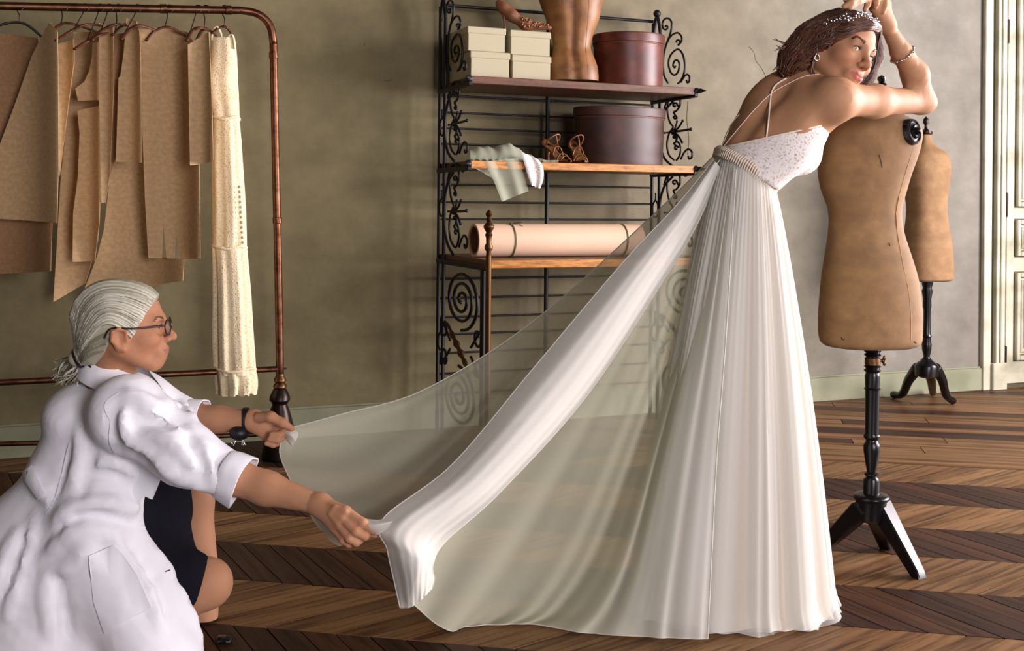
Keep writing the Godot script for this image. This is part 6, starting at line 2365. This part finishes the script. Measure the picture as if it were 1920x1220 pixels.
	c.mesh(coat, Vector3(-1.50, -0.05, -3.15), Vector3(-0.60, 0.98, -2.36), 0.0105)
	put("work_coat", coat.commit(), M.cotton, t, "white cotton work coat")
	# cuffs, collar, pocket, belt, buttonhole, seams
	for e in [[[420, 884], [456, 903], 2.58, 0.056, 0.060], [[350, 780], [382, 783], 2.945, 0.046, 0.047]]:
		var a := D(e[0][0], e[0][1], e[2])
		var b := D(e[1][0], e[1][1], e[2] - 0.004)
		var ax := (b - a).normalized()
		var fr := frame(a, ax.cross(Vector3.BACK), ax)
		var L := a.distance_to(b)
		var rows := []
		for q in [[0.92, 0.05], [1.0, 0.0], [1.04, 0.3], [1.05, 0.7], [1.06, 0.97], [1.02, 1.0], [0.97, 0.97], [0.93, 0.6]]:
			var row := PackedVector3Array()
			for k in 40:
				var an := TAU * k / 40.0
				var rad: float = lerpf(e[3], e[4], q[1]) * q[0] * (1.0 + 0.035 * sin(an * 3.0 + 1.0) + 0.02 * sin(an * 7.0))
				row.append(fr * Vector3(cos(an) * rad, q[1] * L + 0.003 * sin(an * 2.0), sin(an) * rad))
			rows.append(row)
		var m := mb()
		m.grid(rows, true)
		put("cuff", m.commit(), M.cotton, t)
	var col := mb()
	var crow := []
	for i in 9:
		var v := i / 8.0
		var row := PackedVector3Array()
		for k in 37:
			var a := lerpf(-2.7, 2.7, k / 36.0)
			var rad := lerpf(0.072, 0.104, v) + 0.006 * sin(v * PI)
			var open := smoothstep(1.6, 2.7, absf(a))
			row.append(D(226, 704, z + 0.01) + Vector3(-cos(a) * rad + 0.02 * open * v, 0.034 * cos(a) + 0.034 - 0.062 * v * (1.0 + 0.5 * open), sin(a) * rad * 0.95))
		crow.append(row)
	col.grid(crow)
	put("collar", col.commit(), M.cotton, t)
	var flat := func(called: String, outline: Array, off: float, m_: Material) -> void:
		var o := PackedVector2Array()
		for p in outline:
			o.append(Vector2(p[0], -p[1]) * 0.001)
		if Geometry2D.is_polygon_clockwise(o):
			o.reverse()
		var place := func(x: float, y: float) -> Vector3: return c.hit(eye_at, ray(x * 1000.0, -y * 1000.0), off, 2.2)
		var m := mb()
		m.sheet(o, place, 0.0024, 0.02)
		put(called, m.commit(), m_, t)
	flat.call("pocket", [[166, 1042], [212, 1022], [226, 1034], [258, 1080], [284, 1138], [196, 1188], [176, 1130]], 0.0025, M.cotton)
	var lap := PackedVector2Array()
	for p in [[236, 862], [262, 868], [303, 878], [299, 903], [285, 936], [268, 928], [262, 944], [250, 948], [236, 930]]:
		lap.append(Vector2(p[0], -p[1]) * 0.001)
	if Geometry2D.is_polygon_clockwise(lap):
		lap.reverse()
	var lm := mb()
	lm.sheet(lap, func(x: float, y: float) -> Vector3: return D(x * 1000.0, -y * 1000.0, 2.665 - (x * 1000.0 - 236.0) * 0.0003 + 0.006 * sin(y * 60.0)), 0.004, 0.012)
	put("lapel", lm.commit(), M.cotton, t)
	flat.call("half_belt", [[42, 884], [60, 872], [84, 925], [72, 937], [46, 900]], 0.004, M.cotton)
	for line in [[[207, 790], [197, 770], [199, 752], [222, 735]], [[207, 790], [204, 825], [215, 850]], [[152, 798], [130, 830], [115, 890], [100, 940], [84, 964]], [[310, 1071], [319, 1068]]]:
		var pts := PackedVector3Array()
		for p in line:
			pts.append(c.hit(eye_at, ray(p[0], p[1]), 0.0006, 2.2))
		var m := mb()
		m.tube(smooth(pts, 4), 0.0013 if line.size() == 2 else 0.0008, 5)
		put("buttonhole" if line.size() == 2 else "seam", m.commit(), M.satin_black if line.size() == 2 else M.thread, t)
	# ---- black skirt and shoe
	var k := SDF.new()
	k.limb(D(130, 1065, 2.78), D(352, 1086, 2.74), 0.125, 0.070, 0.04)
	k.limb(D(150, 1045, 2.92), D(322, 940, 2.93), 0.115, 0.066, 0.05)
	k.limb(D(300, 930, 2.88), D(322, 1070, 2.80), 0.06, 0.066, 0.05)
	k.limb(D(230, 940, 2.85), D(240, 1080, 2.80), 0.07, 0.08, 0.05)
	var sk := mb()
	k.mesh(sk, Vector3(-1.25, 0.0, -3.10), Vector3(-0.70, 0.60, -2.58), 0.010)
	put("skirt", sk.commit(), M.skirt_black, t, "black knee-length skirt")
	var sh := SDF.new()
	sh.limb(D(372, 1206, 2.86), D(418, 1212, 2.76), 0.034, 0.026, 0.03)
	sh.ell(D(424, 1213, 2.75), Vector3(0.03, 0.02, 0.03), 0.02)
	sh.limb(D(360, 1195, 2.92), D(372, 1206, 2.86), 0.036, 0.034, 0.02)
	sh.plane(Vector3(0, 0.004, 0), Vector3.DOWN, 0.003)
	var sm := mb()
	sh.mesh(sm, Vector3(-0.95, -0.02, -3.05), Vector3(-0.62, 0.18, -2.66), 0.006)
	put("shoe", sm.commit(), M.black, t)
	# ---- wrist pincushion
	var pc := mb()
	var wc := D(461, 787, 2.915)
	var ring := PackedVector3Array()
	for i in 29:
		var a := TAU * i / 28.0
		ring.append(wc + Vector3(0.006 * sin(a), cos(a) * 0.0305, sin(a) * 0.0295))
	pc.tube(ring, 0.009, 8, 0.25, Vector3.UP)
	var cushion := D(449, 811, 2.90)
	pc.ball(cushion, Vector3(0.026, 0.020, 0.026), Basis(), 18, 12)
	var pcn := put("pincushion", pc.commit(), M.satin_black, t, "black pincushion on a wrist band")
	var pins := mb()
	for i in 9:
		var d := Vector3(rng.randf_range(-0.8, 0.7), -1.0, rng.randf_range(-0.2, 0.9)).normalized()
		pins.tube(V([cushion + d * 0.015, cushion + d * 0.034]), 0.0006, 4)
		pins.ball(cushion + d * 0.034, Vector3.ONE * 0.0019, Basis(), 6, 4)
	put("pins", pins.commit(), M.crystal, pcn)
	settle(t, Vector3(-1.05, 0, -2.78))
